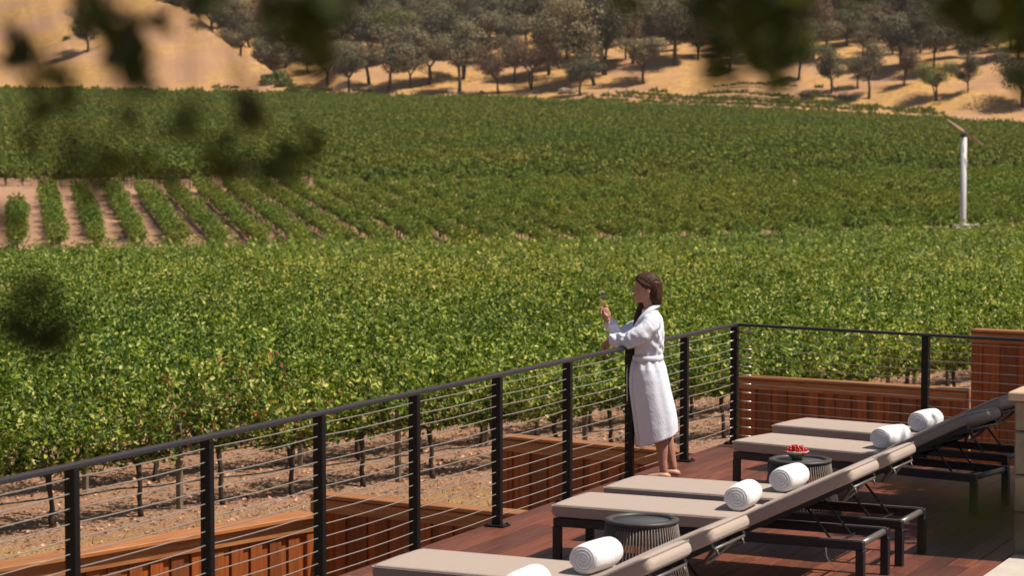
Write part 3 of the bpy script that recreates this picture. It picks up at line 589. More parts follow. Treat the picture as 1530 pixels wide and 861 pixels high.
# ------------------------------------------------------------------ deck
R2=math.radians(-9.9); CX,CY=-6.92,18.98                  # corner post
def deck():
    mb=MB(); x=-7.02; R=random.Random(3); pitch=.143
    while x<2.6:
        yend=CY+.12+math.tan(R2)*(x-CX); y=-1.-R.uniform(0,3)
        while y<yend:
            L=R.choice([2.4,3.0,3.6,4.2]); y1=min(y+L,yend)
            if y1-y>.05: mb.box((x+pitch/2,(y+y1)/2,-.0125),(pitch-.005,y1-y-.003,.025),bev=.003)
            y+=L
        x+=pitch
    tag(mb.build('deck',M['deck']),kind='structure')
    mb=MB(); y1=CY-.0; mb.box((-7.04,(CY-3)/2,-.16),(.03,CY+3,.26)); a=Vector((-7.04,CY+.13,-.16)); b=a+Vector((math.cos(R2),math.sin(R2),0))*10; mb.bar(a,b,.03,.26)
    tag(mb.build('deck_fascia',M['cedarx']),kind='structure')
    mb=MB()
    for yy in np.arange(-.5,19,.6): mb.bar((-6.98,yy,-.14),(2.4,yy,-.14),.05,.22)if yy<17 else None
    for yy in (0,4,8,12,16):
        for xx in (-6.5,-3,1): mb.box((xx,yy,-1.35),(.14,.14,2.15))
    tag(mb.build('deck_framing',M['stake']),kind='structure')
    mb=MB()
    for yy,y2 in ((4,6.995),(7,9.495),(9.5,11.995),(12,14.54)):
        for x0,x1 in ((-3.405,-1.9),(-1.895,-.4),(-.395,1.2)): mb.box(((x0+x1)/2,(yy+y2)/2,.014),(x1-x0-.004,y2-yy,.026),bev=.004)
    tag(mb.build('paving',M['paving']),kind='structure')
deck()
# ------------------------------------------------------------------ railings
def plate(parent,x,y,rz):
    mb=MB(); mb.box((x,y,.008),(.15,.12,.012),rz,bev=.002)
    for sx in (-1,1):
        for sy in (-1,1):
            c=Matrix.Rotation(rz,3,'Z')@Vector((sx*.055,sy*.042,0)); mb.lathe([(.009,.012),(.009,.022),(.005,.026)],(x+c.x,y+c.y,0),8)
    return mb.build('base_plate',M['rail'],parent)
PY=[5.75,6.95,8.15,9.346,10.572,11.786,12.99,14.208,15.39,16.578,17.757,18.964]
def railing1():
    r=empty('cable_railing',(CX,CY,0),0,'long black cable railing on the left that the woman leans on','railing','cable railings around the deck')
    for i,y in enumerate(PY):
        mb=MB(); mb.box((0,y-CY,.525),(.066 if i<11 else .06,.045 if i<11 else .06,1.03),bev=.003); p=mb.build('post',M['rail'],r); plate(p,0,y-CY,0)
    mb=MB(); mb.box((0,(PY[0]-CY)/2-.6,1.0535),(.062,CY-PY[0]+1.26,.024),bev=.004); mb.build('top_rail',M['railtop'],r)
    for k in range(13):
        z=.075+k*.0765; ys=[4.6]+PY; pts=[]
        for a,b in zip(ys[:-1],ys[1:]):
            sag=.006+.004*((k*7)%3)/2
            for j in range(8): t_=j/8; pts.append((0,a+(b-a)*t_-CY,z-sag*4*t_*(1-t_)))
        pts.append((0,-.02,z)); MB().tube(pts,.0034,6).build('cable',M['cable'],r,True)
    mb=MB()
    for k in range(13):
        z=.075+k*.0765; mb.tube([(0,-.03,z),(0,-.13,z)],.0065,8)
    mb.build('cable_fittings',M['cable'],r,True)
railing1()
def railing2():
    r=empty('cable_railing',(CX,CY,0),R2,'black cable railing across the far end of the deck, right of the corner post','railing','cable railings around the deck')
    xs=[1.82,3.64,5.46,7.28]
    for x in xs:
        mb=MB(); mb.box((x,0,.525),(.06,.05,1.03),bev=.003); p=mb.build('post',M['rail'],r); plate(p,x,0,0)
    mb=MB(); mb.box((3.9,0,1.0535),(7.72,.055,.0235),bev=.003); mb.build('top_rail',M['railtop'],r)
    for k in range(13):
        z=.075+k*.0765; MB().tube([(.03,0,z)]+[(x,0,z) for x in xs]+[(7.7,0,z)],.003,6).build('cable',M['cable'],r,True)
    mb=MB()
    for k in range(13): z=.075+k*.0765; mb.tube([(.035,0,z),(.16,0,z)],.0065,8)
    mb.build('cable_fittings',M['cable'],r,True)
railing2()
# ------------------------------------------------------------------ stone wall
def wall():
    r=empty('stone_wall',(-3.42,14.56,0),0,'pale sandstone block wall with a flat cap at the right edge of the deck','wall'); R=random.Random(4)
    mb=MB(); mb.box((1.3,.85,.515),(2.5,1.6,.97)); mb.build('core',M['mortar'],r)
    mb=MB(); hs=[.30,.24,.28,.198]; z=.0
    for i,hh in enumerate(hs):
        x=0
        while x<2.58:
            L=min(R.uniform(.3,.55),2.6-x); mb.box((x+L/2,.03,z+hh/2),(L-.008,.06+R.uniform(0,.01),hh-.008),bev=.012); x+=L
        y=.062
        while y<1.65:
            L=min(R.uniform(.3,.5),1.7-y); mb.box((.03,y+L/2,z+hh/2),(.06+R.uniform(0,.01),L-.008,hh-.008),bev=.012); y+=L
        z+=hh
    mb.build('blocks',M['stone'],r)
    mb=MB(); mb.box((.62,.83,1.047),(1.3,1.76,.055),bev=.008); mb.box((1.93,.83,1.047),(1.315,1.76,.055),bev=.008); mb.build('cap',M['cap'],r)
wall()
# ------------------------------------------------------------------ loungers
def cushion(L,Wd,T,r=.03,M4=None,puff=.012,name='cushion'):
    """rounded slab, local x 0..L, y 0..Wd, z 0..T with a slight crown and piping seam"""
    nx,ny=28,14; top=[];
    us=np.linspace(0,1,nx); vs=np.linspace(0,1,ny)
    prof=[(-1,.0),(-.9,-.6),(-.55,-.92),(0,-1)]
    mb=MB(); rings=[]
    # superellipse cross sections along x
    n=36; m=34
    for i in range(m):
        u=i/(m-1); x=.5*(1-math.cos(PI*u)); x=x*L
        ex=min(x,L-x); k=1.0 if ex>r*1.5 else max(.0,1-(1-ex/(r*1.5))**2.4)**(1/2.4)
        k=max(k,.35 if ex>0 else .3)
        ring=[]
        for j in range(n):
            a=2*PI*j/n; ca,sa=math.cos(a),math.sin(a); e=.13
            cy=math.copysign(abs(ca)**e,ca); cz=math.copysign(abs(sa)**(.17),sa)
            hy=Wd/2-(1-k)*r; y=Wd/2+hy*cy; crown=puff*(1-(2*y/Wd-1)**2)*math.sin(PI*min(1,max(0,x/L)))**.4
            z=T/2+(T/2*k)*cz+(crown if sa>0 else 0)
            ring.append((x,y,z))
        rings.append(np.array(ring))
    mb.loft(rings)
    if M4 is not None:
        v=mb.v[0]; v4=np.c_[v,np.ones(len(v))]@np.array(M4).T; mb.v[0]=v4[:,:3]
    return mb
def lounger(first=None):
    r=empty('sun_lounger',(0,0,0)); Wd=.56; L=2.03; TZ=.29          # local: x=0 foot end, x=L head end, y 0..Wd
    mb=MB()
    for y in (.0225,Wd-.0225): mb.box((L/2,y,TZ-.0275),(L-.001,.045,.055),bev=.004)
    mb.box((.0225,Wd/2,TZ-.028),(.045,Wd-.092,.05),bev=.003)
    for x in np.arange(.25,1.2,.16): mb.box((x,Wd/2,TZ-.02),(.03,Wd-.09,.02))
    mb.build('frame',M['frame'],r)
    for x in (.0225,L-.0225):
        for y in (.0225,Wd-.0225):
            MB().box((x,y,(TZ-.056)/2),(.052,.044,TZ-.056),bev=.003).build('leg',M['frame'],r)
    mb=MB(); mb.tube([(L-.03,.046,TZ-.022),(L-.03,Wd-.046,TZ-.022)],.021,12); mb.build('head_bar',M['frame_top'],r,True)
    for y in (.0225,Wd-.0225): MB().box((1.62,y,TZ+.002),(.78,.018,.005)).build('track',M['frame_top'],r)
    o=cushion(1.29,Wd-.005,.088,.035,Matrix.Translation((-.02,.0025,TZ+.003)),puff=.016).build('seat_cushion',M['cushion'],r,True,fix=True)
    def piping(L_,M4,par):
        c=.022; W_=Wd-.005; q=[]
        for (cx_,cy_,a0) in ((L_-c,W_-c,0),(c,W_-c,90),(c,c,180),(L_-c,c,270)):
            for k in range(5): a=math.radians(a0+k*22.5); q.append((cx_+c*math.cos(a),cy_+c*math.sin(a)))
        q.append(q[0]); q=[M4@Vector((u*.9985+.001,v*.9985+.0005,.070)) for u,v in q]; MB().tube(q,.0036,6).build('piping',M['piping'],par,True)
    piping(1.29,Matrix.Translation((-.02,.0025,TZ+.003)),o)
    hx=1.27; ang=math.atan2(.345,.70); Lb=.80
    Mb=Matrix.Translation((hx-.01,.0025,TZ+.012))@Matrix.Rotation(-ang,4,'Y')
    o=cushion(Lb,Wd-.005,.085,.035,Mb).build('back_cushion',M['cushion'],r,True,fix=True); piping(Lb,Mb,o)
    d=Vector((math.cos(ang),0,math.sin(ang))); nrm=Vector((-math.sin(ang),0,math.cos(ang))); o0=Vector((hx-.02,0,TZ-.005))
    mb=MB()
    for y in (.05,Wd-.05): mb.bar(o0+Vector((0,y,0))-nrm*.004,o0+Vector((0,y,0))+d*(Lb-.03)-nrm*.004,.03,.026)
    for t_ in (.12,.3,.48,.66): mb.bar(o0+d*t_+Vector((0,.05,0))-nrm*.004,o0+d*t_+Vector((0,Wd-.05,0))-nrm*.004,.02,.03,up=nrm)
    mb.build('backrest_frame',M['frame'],r)
    e=o0+d*(Lb-.035)-nrm*.025
    mb=MB(); mb.tube([e+Vector((.0,.06,.004)),e+Vector((.0,Wd-.06,.004))],.008,8)
    for y in (.09,Wd-.09): mb.tube([e+Vector((0,y,0)),e+Vector((.012,y,-.035))],.006,6)
    mb.build('cushion_bracket',M['frame_top'],r,True)
    pts=[]
    for i in range(15):
        a=PI*i/14; pts.append(e+Vector((-.02,.16+.0,0))+Vector((-.10*math.sin(a),.24*(1-math.cos(a))/2,-.11*math.sin(a))))
    MB().tube(pts,.011,8).build('handle',M['frame_top'],r,True)
    mb=MB()
    for y in (.11,Wd-.11): mb.tube([o0+d*.42+Vector((0,y,0)),(hx+.55,y,TZ-.045)],.008,8)
    mb.tube([(hx+.55,.05,TZ-.045),(hx+.55,Wd-.05,TZ-.045)],.008,8); mb.build('support_strut',M['frame'],r,True)
    return r
def dup(root):
    r=root.copy(); COL.objects.link(r)
    for ch in root.children:
        c=ch.copy(); COL.objects.link(c); c.parent=r
        for g in ch.children: d=g.copy(); COL.objects.link(d); d.parent=c
    return r
LG=[(-6.0,9.93,0,'nearest taupe sun lounger, mostly below the bottom edge of the photo'),
    (-6.02,10.82,0,'second nearest taupe sun lounger, its foot end at the bottom edge beside the railing'),
    (-6.0,13.12,0,'taupe sun lounger standing just behind the empty round table'),
    (-6.0,13.95,0,'taupe sun lounger right in front of the feet of the woman in the robe'),
    (-6.03,16.5,-12,'taupe sun lounger just behind the round table that carries the red grapes'),
    (-6.08,17.56,-10.5,'farthest taupe sun lounger, next to the far railing')]
base=lounger()
TL=[1.17,1.17,1.17,1.17,1.17,1.2]
def towel(i,x,y,z,rz,label):
    r=empty('rolled_towel',(x,y,z),rz,label,'towel','rolled white towels on the loungers'); n=44; turns=3.6; Rr=.085; L=.32
    # outer body
    R=random.Random(i); rings=[]
    for j in range(15):
        t_=j/14; y_=L*t_; k=1-.10*abs(2*t_-1)**6; s=[(math.sin(3*q+j*.5)*.0012) for q in np.linspace(0,2*PI,n,endpoint=False)]
        rings.append(np.array([((Rr*k+s[q])*math.cos(2*PI*q/n),y_,Rr*.97+(Rr*k*.97+s[q])*math.sin(2*PI*q/n)) for q in range(n)]))
    mb=MB(); mb.loft(rings,cap=True); mb.build('towel_body',M['towel'],r,True,fix=True)
    for yy in (.0015,L-.0015):
        pts=[]; mb=MB()
        for q in range(90):
            a=q/90*turns*2*PI; rad=Rr*(.07+.83*q/90); pts.append((rad*math.cos(a),yy,Rr*.97+rad*.97*math.sin(a)))
        mb.tube(pts,[.0085]*90,6,flat=(1,.8),ref=(0,1,0))
        mb.build('spiral_end',M['towel'],r,True)
TLAB=['rolled white towel on the nearest lounger, cut off by the bottom edge','rolled white towel on the second nearest lounger, left of the empty round table','rolled white towel on the lounger behind the empty round table','rolled white towel just in front of the round table with the grapes','rolled white towel on the lounger right behind the grapes','rolled white towel on the farthest lounger by the far railing']
for i,(x,y,rz,lb) in enumerate(LG):
    o=base if i==0 else dup(base); o.location=(x,y,0); o.rotation_euler=(0,0,math.radians(rz)); tag(o,lb,'sun lounger','taupe sun loungers in a row on the deck')
    if i==2: MB().tube([(1.80,.0,.24),(1.805,-.005,.19),(1.83,-.01,.15),(1.87,-.01,.125),(1.92,-.01,.115)],.004,6).build('tie_strap',M['bowl'],o,True)
    p=Matrix.Rotation(math.radians(rz),3,'Z')@Vector((TL[i],.17,.386)); towel(i,x+p.x,y+p.y,p.z,math.radians(rz+random.Random(i).uniform(-5,5)),TLAB[i])
# ------------------------------------------------------------------ round rope tables
def table(x,y,label):
    r=empty('side_table',(x,y,0),0,label,'side table','round rope side tables between the loungers'); zt=.425
    MB().lathe([(.205,zt-.03),(.222,zt-.012),(.222,zt),(.205,zt+.006),(.180,zt+.004),(.176,zt-.008),(.176,zt-.02),(.19,zt-.03)],n=56,closed=True).build('rim',M['tablerim'],r,True,fix=True)
    MB().lathe([(.0005,zt-.022),(.177,zt-.022),(.177,zt-.012),(.0005,zt-.012)],n=48).build('tray',M['tabletop'],r,True,fix=True)
    mb=MB()
    for k in range(76):
        a=2*PI*k/76; pts=[]
        for t_ in (0,.33,.66,1): rad=.212+.085*t_**1.25; pts.append((rad*math.cos(a),rad*math.sin(a),(zt-.025)*(1-t_)+.02*t_))
        mb.tube(pts,.0042,5)
    mb.build('rope_strands',M['rope'],r,True)
    mb=MB(); mb.lathe([(.285,.004),(.302,.004),(.302,.024),(.285,.024)],n=48,closed=True); mb.lathe([(.19,zt-.05),(.198,zt-.05),(.198,zt-.034),(.19,zt-.034)],n=48,closed=True)
    for k in range(6): a=2*PI*k/6; mb.tube([(.196*math.cos(a),.196*math.sin(a),zt-.04),(.288*math.cos(a),.288*math.sin(a),.015)],.008,6)
    mb.build('base_ring',M['tablerim'],r,True)
table(-5.17,12.58,'empty round charcoal rope side table in front of the third lounger')
table(-5.13,15.42,'round charcoal rope side table with the bowl of red grapes on it')
def grapes():
    x,y,z=-5.17,15.46,.4135
    mb=MB(); mb.lathe([(.03,0),(.034,.004),(.03,.012),(.055,.028),(.078,.052),(.086,.062),(.082,.064),(.072,.053),(.05,.034),(.0005,.026)],n=32)
    r=empty('fruit_bowl',(x,y,z),0,'small pale ceramic bowl with a green foot on the far round table','bowl'); mb.build('bowl_body',M['bowl'],r,True,fix=True)
    MB().lathe([(.0305,-.0),(.036,-.0),(.038,.013),(.058,.028),(.074,.044),(.072,.0475),(.0545,.0295),(.032,.014)],n=32,closed=True).build('bowl_glaze',M['bowlgreen'],r,True,fix=True)
    R=random.Random(8); mb=MB()
    for i in range(74):
        a=R.uniform(0,2*PI); q=R.random()**.5; px=q*.074*math.cos(a)*1.05; py=q*.074*math.sin(a); pz=.05+.042*(1-q*q)+R.uniform(-.008,.012); rr_=R.uniform(.0095,.0125)
        mb.ell((px,py,pz),(rr_,rr_,rr_*1.1),10,7)
    g=empty('grape_bunch',(x,y,z),0,'bunch of red grapes heaped in the small bowl','grapes'); mb.build('grapes',M['grape'],g,True)
    MB().tube([(0,0,.07),(.01,.0,.09),(.03,-.01,.105)],.0025,6).build('stalk',M['stem'],g,True)
grapes()
# ------------------------------------------------------------------ woman
WB=Vector((-6.67,16.76,0))
def person():
    r=empty('person',WB,AZ,'woman in white bathrobe leaning on the railing and raising a glass','person')
    def cap(mb,pts,rad,n=14,flat=(1,1)):
        """tapered limb with rounded ends"""
        P_=[Vector(p) for p in pts]; d0=(P_[0]-P_[1]).normalized(); d1=(P_[-1]-P_[-2]).normalized()
        # refine with catmull-rom
        Q=[];q=[]
        for i in range(len(P_)-1):
            a=P_[max(i-1,0)];b=P_[i];c=P_[i+1];d=P_[min(i+2,len(P_)-1)]
            for k in range(5):
                t=k/5; Q.append(.5*((2*b)+(c-a)*t+(2*a-5*b+4*c-d)*t*t+(3*b-a-3*c+d)*t**3)); q.append(rad[i]+(rad[i+1]-rad[i])*t)
        Q.append(P_[-1]); q.append(rad[-1])
        Q=[P_[0]+d0*rad[0]*.9,P_[0]+d0*rad[0]*.6]+Q+[P_[-1]+d1*rad[-1]*.6,P_[-1]+d1*rad[-1]*.9]; q=[rad[0]*.35,rad[0]*.8]+q+[rad[-1]*.8,rad[-1]*.35]
        mb.tube(Q,q,n,flat=flat)
    mb=MB()
    # torso
    ring=lambda z,xc,rx,ry,n=24:np.array([(xc+rx*math.cos(2*PI*k/n),ry*math.sin(2*PI*k/n),z) for k in range(n)])
    mb.loft([ring(.80,-.13,.08,.12),ring(.88,-.13,.10,.155),ring(.96,-.155,.085,.12),ring(1.05,-.16,.085,.125),ring(1.15,-.165,.095,.14),ring(1.25,-.15,.08,.165),ring(1.30,-.135,.055,.12),ring(1.33,-.135,.045,.06)])
    # neck + head
    cap(mb,[(-.130,0,1.27),(-.145,0,1.36),(-.165,0,1.44)],[.052,.045,.045])
    # head: profile loft (facing -x)
    hz=[1.400,1.412,1.425,1.44,1.455,1.470,1.485,1.50,1.52,1.545,1.57,1.595,1.615,1.628]
    hf=[-.238,-.254,-.259,-.255,-.262,-.262,-.268,-.272,-.262,-.264,-.262,-.250,-.225,-.190]
    hb=[-.170,-.155,-.140,-.125,-.110,-.100,-.093,-.088,-.082,-.080,-.084,-.098,-.125,-.155]
    hw=[.022,.036,.048,.056,.062,.066,.069,.071,.073,.074,.071,.062,.045,.022]
    rings=[]
    for z,a,b,w_ in zip(hz,hf,hb,hw):
        xc=(a+b)/2; rx=(b-a)/2; rg=[]
        for k in range(28):
            th=2*PI*k/28; cx=math.cos(th); sy=math.sin(th); rg.append((xc+rx*math.copysign(abs(cx)**.9,cx),w_*math.copysign(abs(sy)**.85,sy),z))
        rings.append(np.array(rg))
    mb.loft(rings)
    # nose, lips, chin, ears, brow
    mb.loft([np.array([(-.262,.004,1.525),(-.262,-.004,1.525),(-.255,-.006,1.525),(-.255,.006,1.525)]),np.array([(-.276,.005,1.505),(-.276,-.005,1.505),(-.258,-.010,1.505),(-.258,.010,1.505)]),np.array([(-.290,.007,1.486),(-.290,-.007,1.486),(-.258,-.015,1.486),(-.258,.015,1.486)]),np.array([(-.282,.006,1.478),(-.282,-.006,1.478),(-.258,-.012,1.478),(-.258,.012,1.478)])])
    mb.ell((-.263,0,1.462),(.011,.019,.006)); mb.ell((-.261,0,1.450),(.011,.017,.006)); mb.ell((-.252,0,1.418),(.016,.020,.014))
    for s in (-1,1):
        mb.ell((-.165,s*.073,1.492),(.018,.008,.028),M=Matrix.Rotation(.25,4,'Y')); mb.ell((-.248,s*.03,1.535),(.013,.022,.006)); mb.ell((-.235,s*.042,1.475),(.02,.018,.02)); mb.ell((-.247,s*.031,1.512),(.011,.013,.009))
    # legs: near (y<0) in front, far behind
    cap(mb,[(-.14,-.085,.84),(-.115,-.085,.60),(-.09,-.08,.44),(-.055,-.08,.30),(-.045,-.08,.16),(-.035,-.08,.08)],[.085,.066,.052,.053,.036,.030])
    cap(mb,[(-.12,.085,.84),(-.06,.09,.60),(-.02,.10,.44),(.005,.10,.30),(.035,.10,.16),(.052,.10,.08)],[.085,.066,.052,.050,.036,.030])
    for ax,ay,lift in ((-.035,-.08,0),(.052,.10,0)):
        cap(mb,[(ax+.028,ay,.036),(ax-.02,ay,.045),(ax-.09,ay-.005,.035),(ax-.14,ay-.008,.024)],[.031,.036,.033,.024],flat=(1.1,.85))
        for t,(ln,w_,o_) in enumerate([(.045,.0125,-.028),(.042,.010,-.011),(.037,.0095,.004),(.03,.009,.018),(.024,.0085,.03)]):
            s=-1 if ay<0 else 1; yy=ay+s*o_
            cap(mb,[(ax-.135,yy,.018),(ax-.14-ln,yy,.012)],[w_,w_*.85],8)
    # near arm: elbow on the rail, forearm across, hand hanging over
    SN=(-.135,-.165,1.245)
    cap(mb,[SN,(-.23,-.195,1.16),(-.315,-.185,1.112)],[.048,.040,.036]); cap(mb,[(-.315,-.185,1.112),(-.39,-.12,1.108),(-.455,-.045,1.108)],[.036,.034,.023])
    # near hand
    wr=Vector((-.462,-.035,1.106)); cap(mb,[wr,wr+Vector((-.022,.02,-.022)),wr+Vector((-.03,.03,-.06))],[.022,.030,.026],flat=(1.15,.6))
    for t in range(4):
        b=wr+Vector((-.032+.018*(t-1.5)*.5,.03+.017*(t-1.5),-.065)); L_=[.062,.072,.068,.052][t]
        cap(mb,[b,b+Vector((-.006,.004,-L_*.45)),b+Vector((.006,.0,-L_*.8)),b+Vector((.018,-.004,-L_))],[.0088,.0082,.0075,.0062],8)
    cap(mb,[wr+Vector((-.012,-.008,-.02)),wr+Vector((-.018,-.028,-.045)),wr+Vector((-.018,-.030,-.075))],[.012,.0098,.0075],8)
    # far arm: elbow on rail, forearm raised, hand round the stem
    SF=(-.155,.155,1.245)
    cap(mb,[SF,(-.27,.15,1.17),(-.375,.105,1.115)],[.046,.038,.034]); cap(mb,[(-.375,.105,1.115),(-.43,.07,1.185),(-.472,.045,1.262)],[.034,.031,.022])
    wr=Vector((-.474,.044,1.268)); G=Vector((-.517,.012,1.335))        # G: where the stem is pinched
    palm=wr+Vector((-.012,-.004,.045)); cap(mb,[wr,wr+Vector((-.006,-.002,.03)),palm+Vector((-.006,0,.018))],[.021,.029,.027],flat=(.62,1.15))
    for t in range(4):
        kn=palm+Vector((-.004-.004*t,.012-.001*t,.028-.017*t)); off=Vector((0,0,.016-.013*t))
        tip=G+Vector((-.009,.004-.004*t,.0))+off; mid=kn.lerp(tip,.5)+Vector((-.018,.022,.006))
        cap(mb,[kn,mid,tip+Vector((-.004,.008,0)),tip+Vector((-.002,-.009,-.002))],[.0092,.0085,.0078,.0065],8)
    cap(mb,[wr+Vector((-.004,-.016,.018)),palm+Vector((-.02,-.024,.0)),G+Vector((.008,-.010,.004))],[.0125,.0105,.008],8)
    body=mb.build('body',M['skin'],r,True,fix=True); voxel(body,.0038,2,.5)
    # eyes, brows, lips as thin children
    mb=MB()
    for s in (-1,1):
        mb.ell((-.2555,s*.031,1.511),(.0035,.010,.0035)); mb.tube([(-.259,s*.014,1.5285),(-.258,s*.03,1.533),(-.246,s*.046,1.530)],[.0022,.0026,.0015],6)
    mb.build('eyes',M['eye'],r,True)
    mb=MB(); mb.ell((-.270,0,1.461),(.0055,.017,.0042)); mb.ell((-.268,0,1.452),(.0055,.015,.0042)); mb.build('lips',M['lip'],r,True)
    # hair
    mb=MB(); mb.ell((-.156,0,1.546),(.101,.083,.094),28,18); mb.ell((-.118,0,1.50),(.069,.077,.095),24,16); mb.ell((-.186,0,1.578),(.076,.068,.055),20,14)
    mb.loft([ring(1.56,-.115,.067,.076),ring(1.50,-.106,.062,.078),ring(1.44,-.100,.055,.073),ring(1.405,-.098,.045,.064),ring(1.378,-.096,.033,.050)])
    for sg in (-1,1): cap(mb,[(-.245,sg*.03,1.578),(-.222,sg*.058,1.562),(-.19,sg*.070,1.545),(-.15,sg*.074,1.53)],[.014,.016,.017,.015],10)
    # lock falling in front of the far shoulder
    cap(mb,[(-.165,.06,1.47),(-.19,.066,1.40),(-.222,.066,1.33),(-.252,.04,1.25),(-.262,.025,1.195)],[.026,.030,.027,.020,.009],12)
    hr=mb.build('hair',M['hair'],r,True,fix=True)
    voxel(hr,.005,3,.5,lambda v:.0022*np.sin(v[:,1]*420+v[:,2]*60)*np.cos(v[:,0]*260+v[:,2]*25))
    # robe
    n=64; mb=MB()
    def rr_(z,xf,xb,hw,tilt=0,fold=0.,ph=0.,sq=.92):
        xc=(xf+xb)/2; rx=(xb-xf)/2; out=[]
        for k in range(n):
            th=2*PI*k/n; cx=math.cos(th); sy=math.sin(th); f=1+fold*(.6*math.sin(7*th+ph)+.4*math.sin(13*th+2*ph))
            out.append((xc+rx*f*math.copysign(abs(cx)**sq,cx),hw*f*math.copysign(abs(sy)**sq,sy),z+tilt*cx))
        return np.array(out)
    secs=[(.46,-.20,.02,.15,.05,.0,0),(.36,-.23,.055,.175,.055,.01,0),(.312,-.248,.07,.19,.058,.012,.2),(.325,-.252,.074,.195,.058,.016,.2),(.42,-.262,.072,.20,.04,.02,.3),(.55,-.282,.055,.20,.02,.022,.4),(.70,-.303,.022,.198,.01,.022,.5),(.80,-.308,.004,.192,.0,.02,.6),(.88,-.303,-.018,.178,0,.03,.9),(.935,-.292,-.040,.155,0,.045,1.1),(.965,-.280,-.055,.140,0,.03,1.1),(1.0,-.283,-.048,.150,0,.03,1.3),(1.07,-.284,-.036,.168,0,.02,1.4),(1.15,-.275,-.030,.185,0,.012,1.5),(1.22,-.255,-.036,.195,0,.006,1.5),(1.275,-.225,-.05,.178,0,0,0),(1.31,-.205,-.068,.13,0,0,0),(1.345,-.20,-.082,.075,0,0,0)]
    mb.loft([rr_(*s) for s in secs])
    # sleeves
    cap(mb,[(-.13,-.15,1.255),(-.215,-.20,1.175),(-.315,-.195,1.118)],[.072,.074,.062],20); cap(mb,[(-.305,-.195,1.12),(-.37,-.135,1.112),(-.43,-.075,1.112)],[.062,.058,.048],20)
    cap(mb,[(-.16,.14,1.25),(-.27,.15,1.17),(-.375,.105,1.12)],[.07,.066,.056],20); cap(mb,[(-.375,.105,1.118),(-.415,.08,1.165),(-.448,.06,1.222)],[.056,.052,.046],20)
    # cuffs
    d=Vector((-.033,-.02,.057)).normalized(); c=Vector((-.447,.06,1.22)); mb.tube([c-d*.02,c+d*.016],[.053,.053],20); d=Vector((-.06,.06,0)).normalized(); c=Vector((-.43,-.075,1.11)); mb.tube([c-d*.02,c+d*.016],[.054,.054],20)
    rb=mb.build('robe',M['robe'],r,True,fix=True)
    def folds(v):
        x,y,z=v[:,0],v[:,1],v[:,2]; th=np.arctan2(y,x+.14)
        up=sm(.98,1.05,z); dn=1-sm(.90,.97,z); arm=sm(.30,.34,-x)*sm(1.03,1.07,z)
        q=np.sin(z*7.3+th*2)+.6*np.sin(z*13.1-th*5.1+1)
        f=.0085*np.sin(th*8+q*1.2+z*2)*dn*(.25+.75*sm(.95,.35,z)*(.6+.4*np.sin(th*3+1)))*1.; f=f*(.5+.5*np.sin(th*2.3+z*4+.5))
        f+=.006*np.sin(th*15+z*9+q)*np.exp(-((z-.92)/.05)**2)+.005*np.sin(th*13-z*30+q)*np.exp(-((z-1.01)/.05)**2)
        f+=.006*np.sin(x*30+z*38+y*18+2*np.sin(z*19+y*9)+q)*up*(1-arm)*(.4+.6*np.sin(x*23-z*15+y*30)**2)+.006*np.sin((x+z)*52-y*41+2.2*np.sin(y*33+x*21))*arm+.0007*np.sin(x*230+y*260+3*np.sin(z*60))*np.sin(z*250+2*np.sin(x*70))+.0028*np.sin(z*85+x*60+2.5*np.sin(x*40+y*50))*up*(.5+.5*np.sin(x*40+z*20))
        return f
    voxel(rb,.0055,2,.5,folds)
    # overlapping front edge
    mb=MB(); rg=[]
    for z,xf in ((.285,-.235),(.42,-.250),(.55,-.268),(.70,-.287),(.80,-.292),(.90,-.283),(.95,-.272)):
        y0=-.115; rg.append(np.array([(xf+.012,y0-.005,z),(xf-.016,y0+.012,z),(xf-.022,y0+.055,z),(xf+.02,y0+.05,z)]))
    mb.loft(rg); mb.build('robe_front_edge',M['robe'],r,True,fix=True)
    # collar
    mb=MB(); cap(mb,[(-.285,-.01,1.10),(-.262,-.055,1.19),(-.215,-.078,1.28),(-.150,-.072,1.345),(-.098,-.03,1.372),(-.090,0,1.376),(-.098,.03,1.372),(-.150,.072,1.345),(-.215,.078,1.28),(-.262,.055,1.19),(-.285,.02,1.10)],[.016,.024,.026,.024,.022,.022,.022,.024,.026,.024,.016],10,flat=(1.2,.8)); mb.build('collar',M['robe'],r,True)
    # belt
    mb=MB(); b=[]
    for z,s in ((.945,1.0),(.950,1.06),(.968,1.075),(.985,1.06),(.99,1.0)):
        b.append(rr_(z,-.290*1-.004,-.046,.150*s,0,.012,1.1)); b[-1][:,0]=-.168+(b[-1][:,0]+.168)*s
    mb.loft(b,cap=False); mb.ell((-.303,-.05,.965),(.022,.028,.026)); 
    mb.build('belt',M['robe'],r,True,fix=True)
    mb=MB()
    for dy,ln,dx in ((-.055,.34,-.005),(-.035,.40,.006)):
        mb.tube([(-.305,dy,.965),(-.318+dx,dy,.90),(-.322+dx,dy-.005,.80),(-.318+dx,dy-.003,.965-ln)],[.017,.018,.019,.019],8,flat=(.35,1),ref=(0,1,0))
    mb.build('belt_ends',M['robe'],r,True)
    # glass, held upright by the stem
    gp=r.matrix_basis@Vector((0,0,0)); off=Matrix.Rotation(AZ,3,'Z')@Vector((-.517,.012,0))
    g=empty('wine_glass',(WB.x+off.x,WB.y+off.y,1.262),0,'stemmed glass of pale wine raised in the hand of the woman','wine glass'); g.rotation_euler=(.0,.03,0)
    pr=[(.0005,.0),(.030,.001),(.031,.003),(.009,.006),(.0034,.016),(.0032,.085),(.006,.094),(.015,.108),(.0225,.128),(.0255,.155),(.0245,.19),(.0215,.228),(.0207,.228),(.0236,.19),(.0246,.155),(.0217,.129),(.0142,.110),(.0005,.1)]
    MB().lathe(pr,n=32).build('glass',M['glass'],g,True,fix=True)
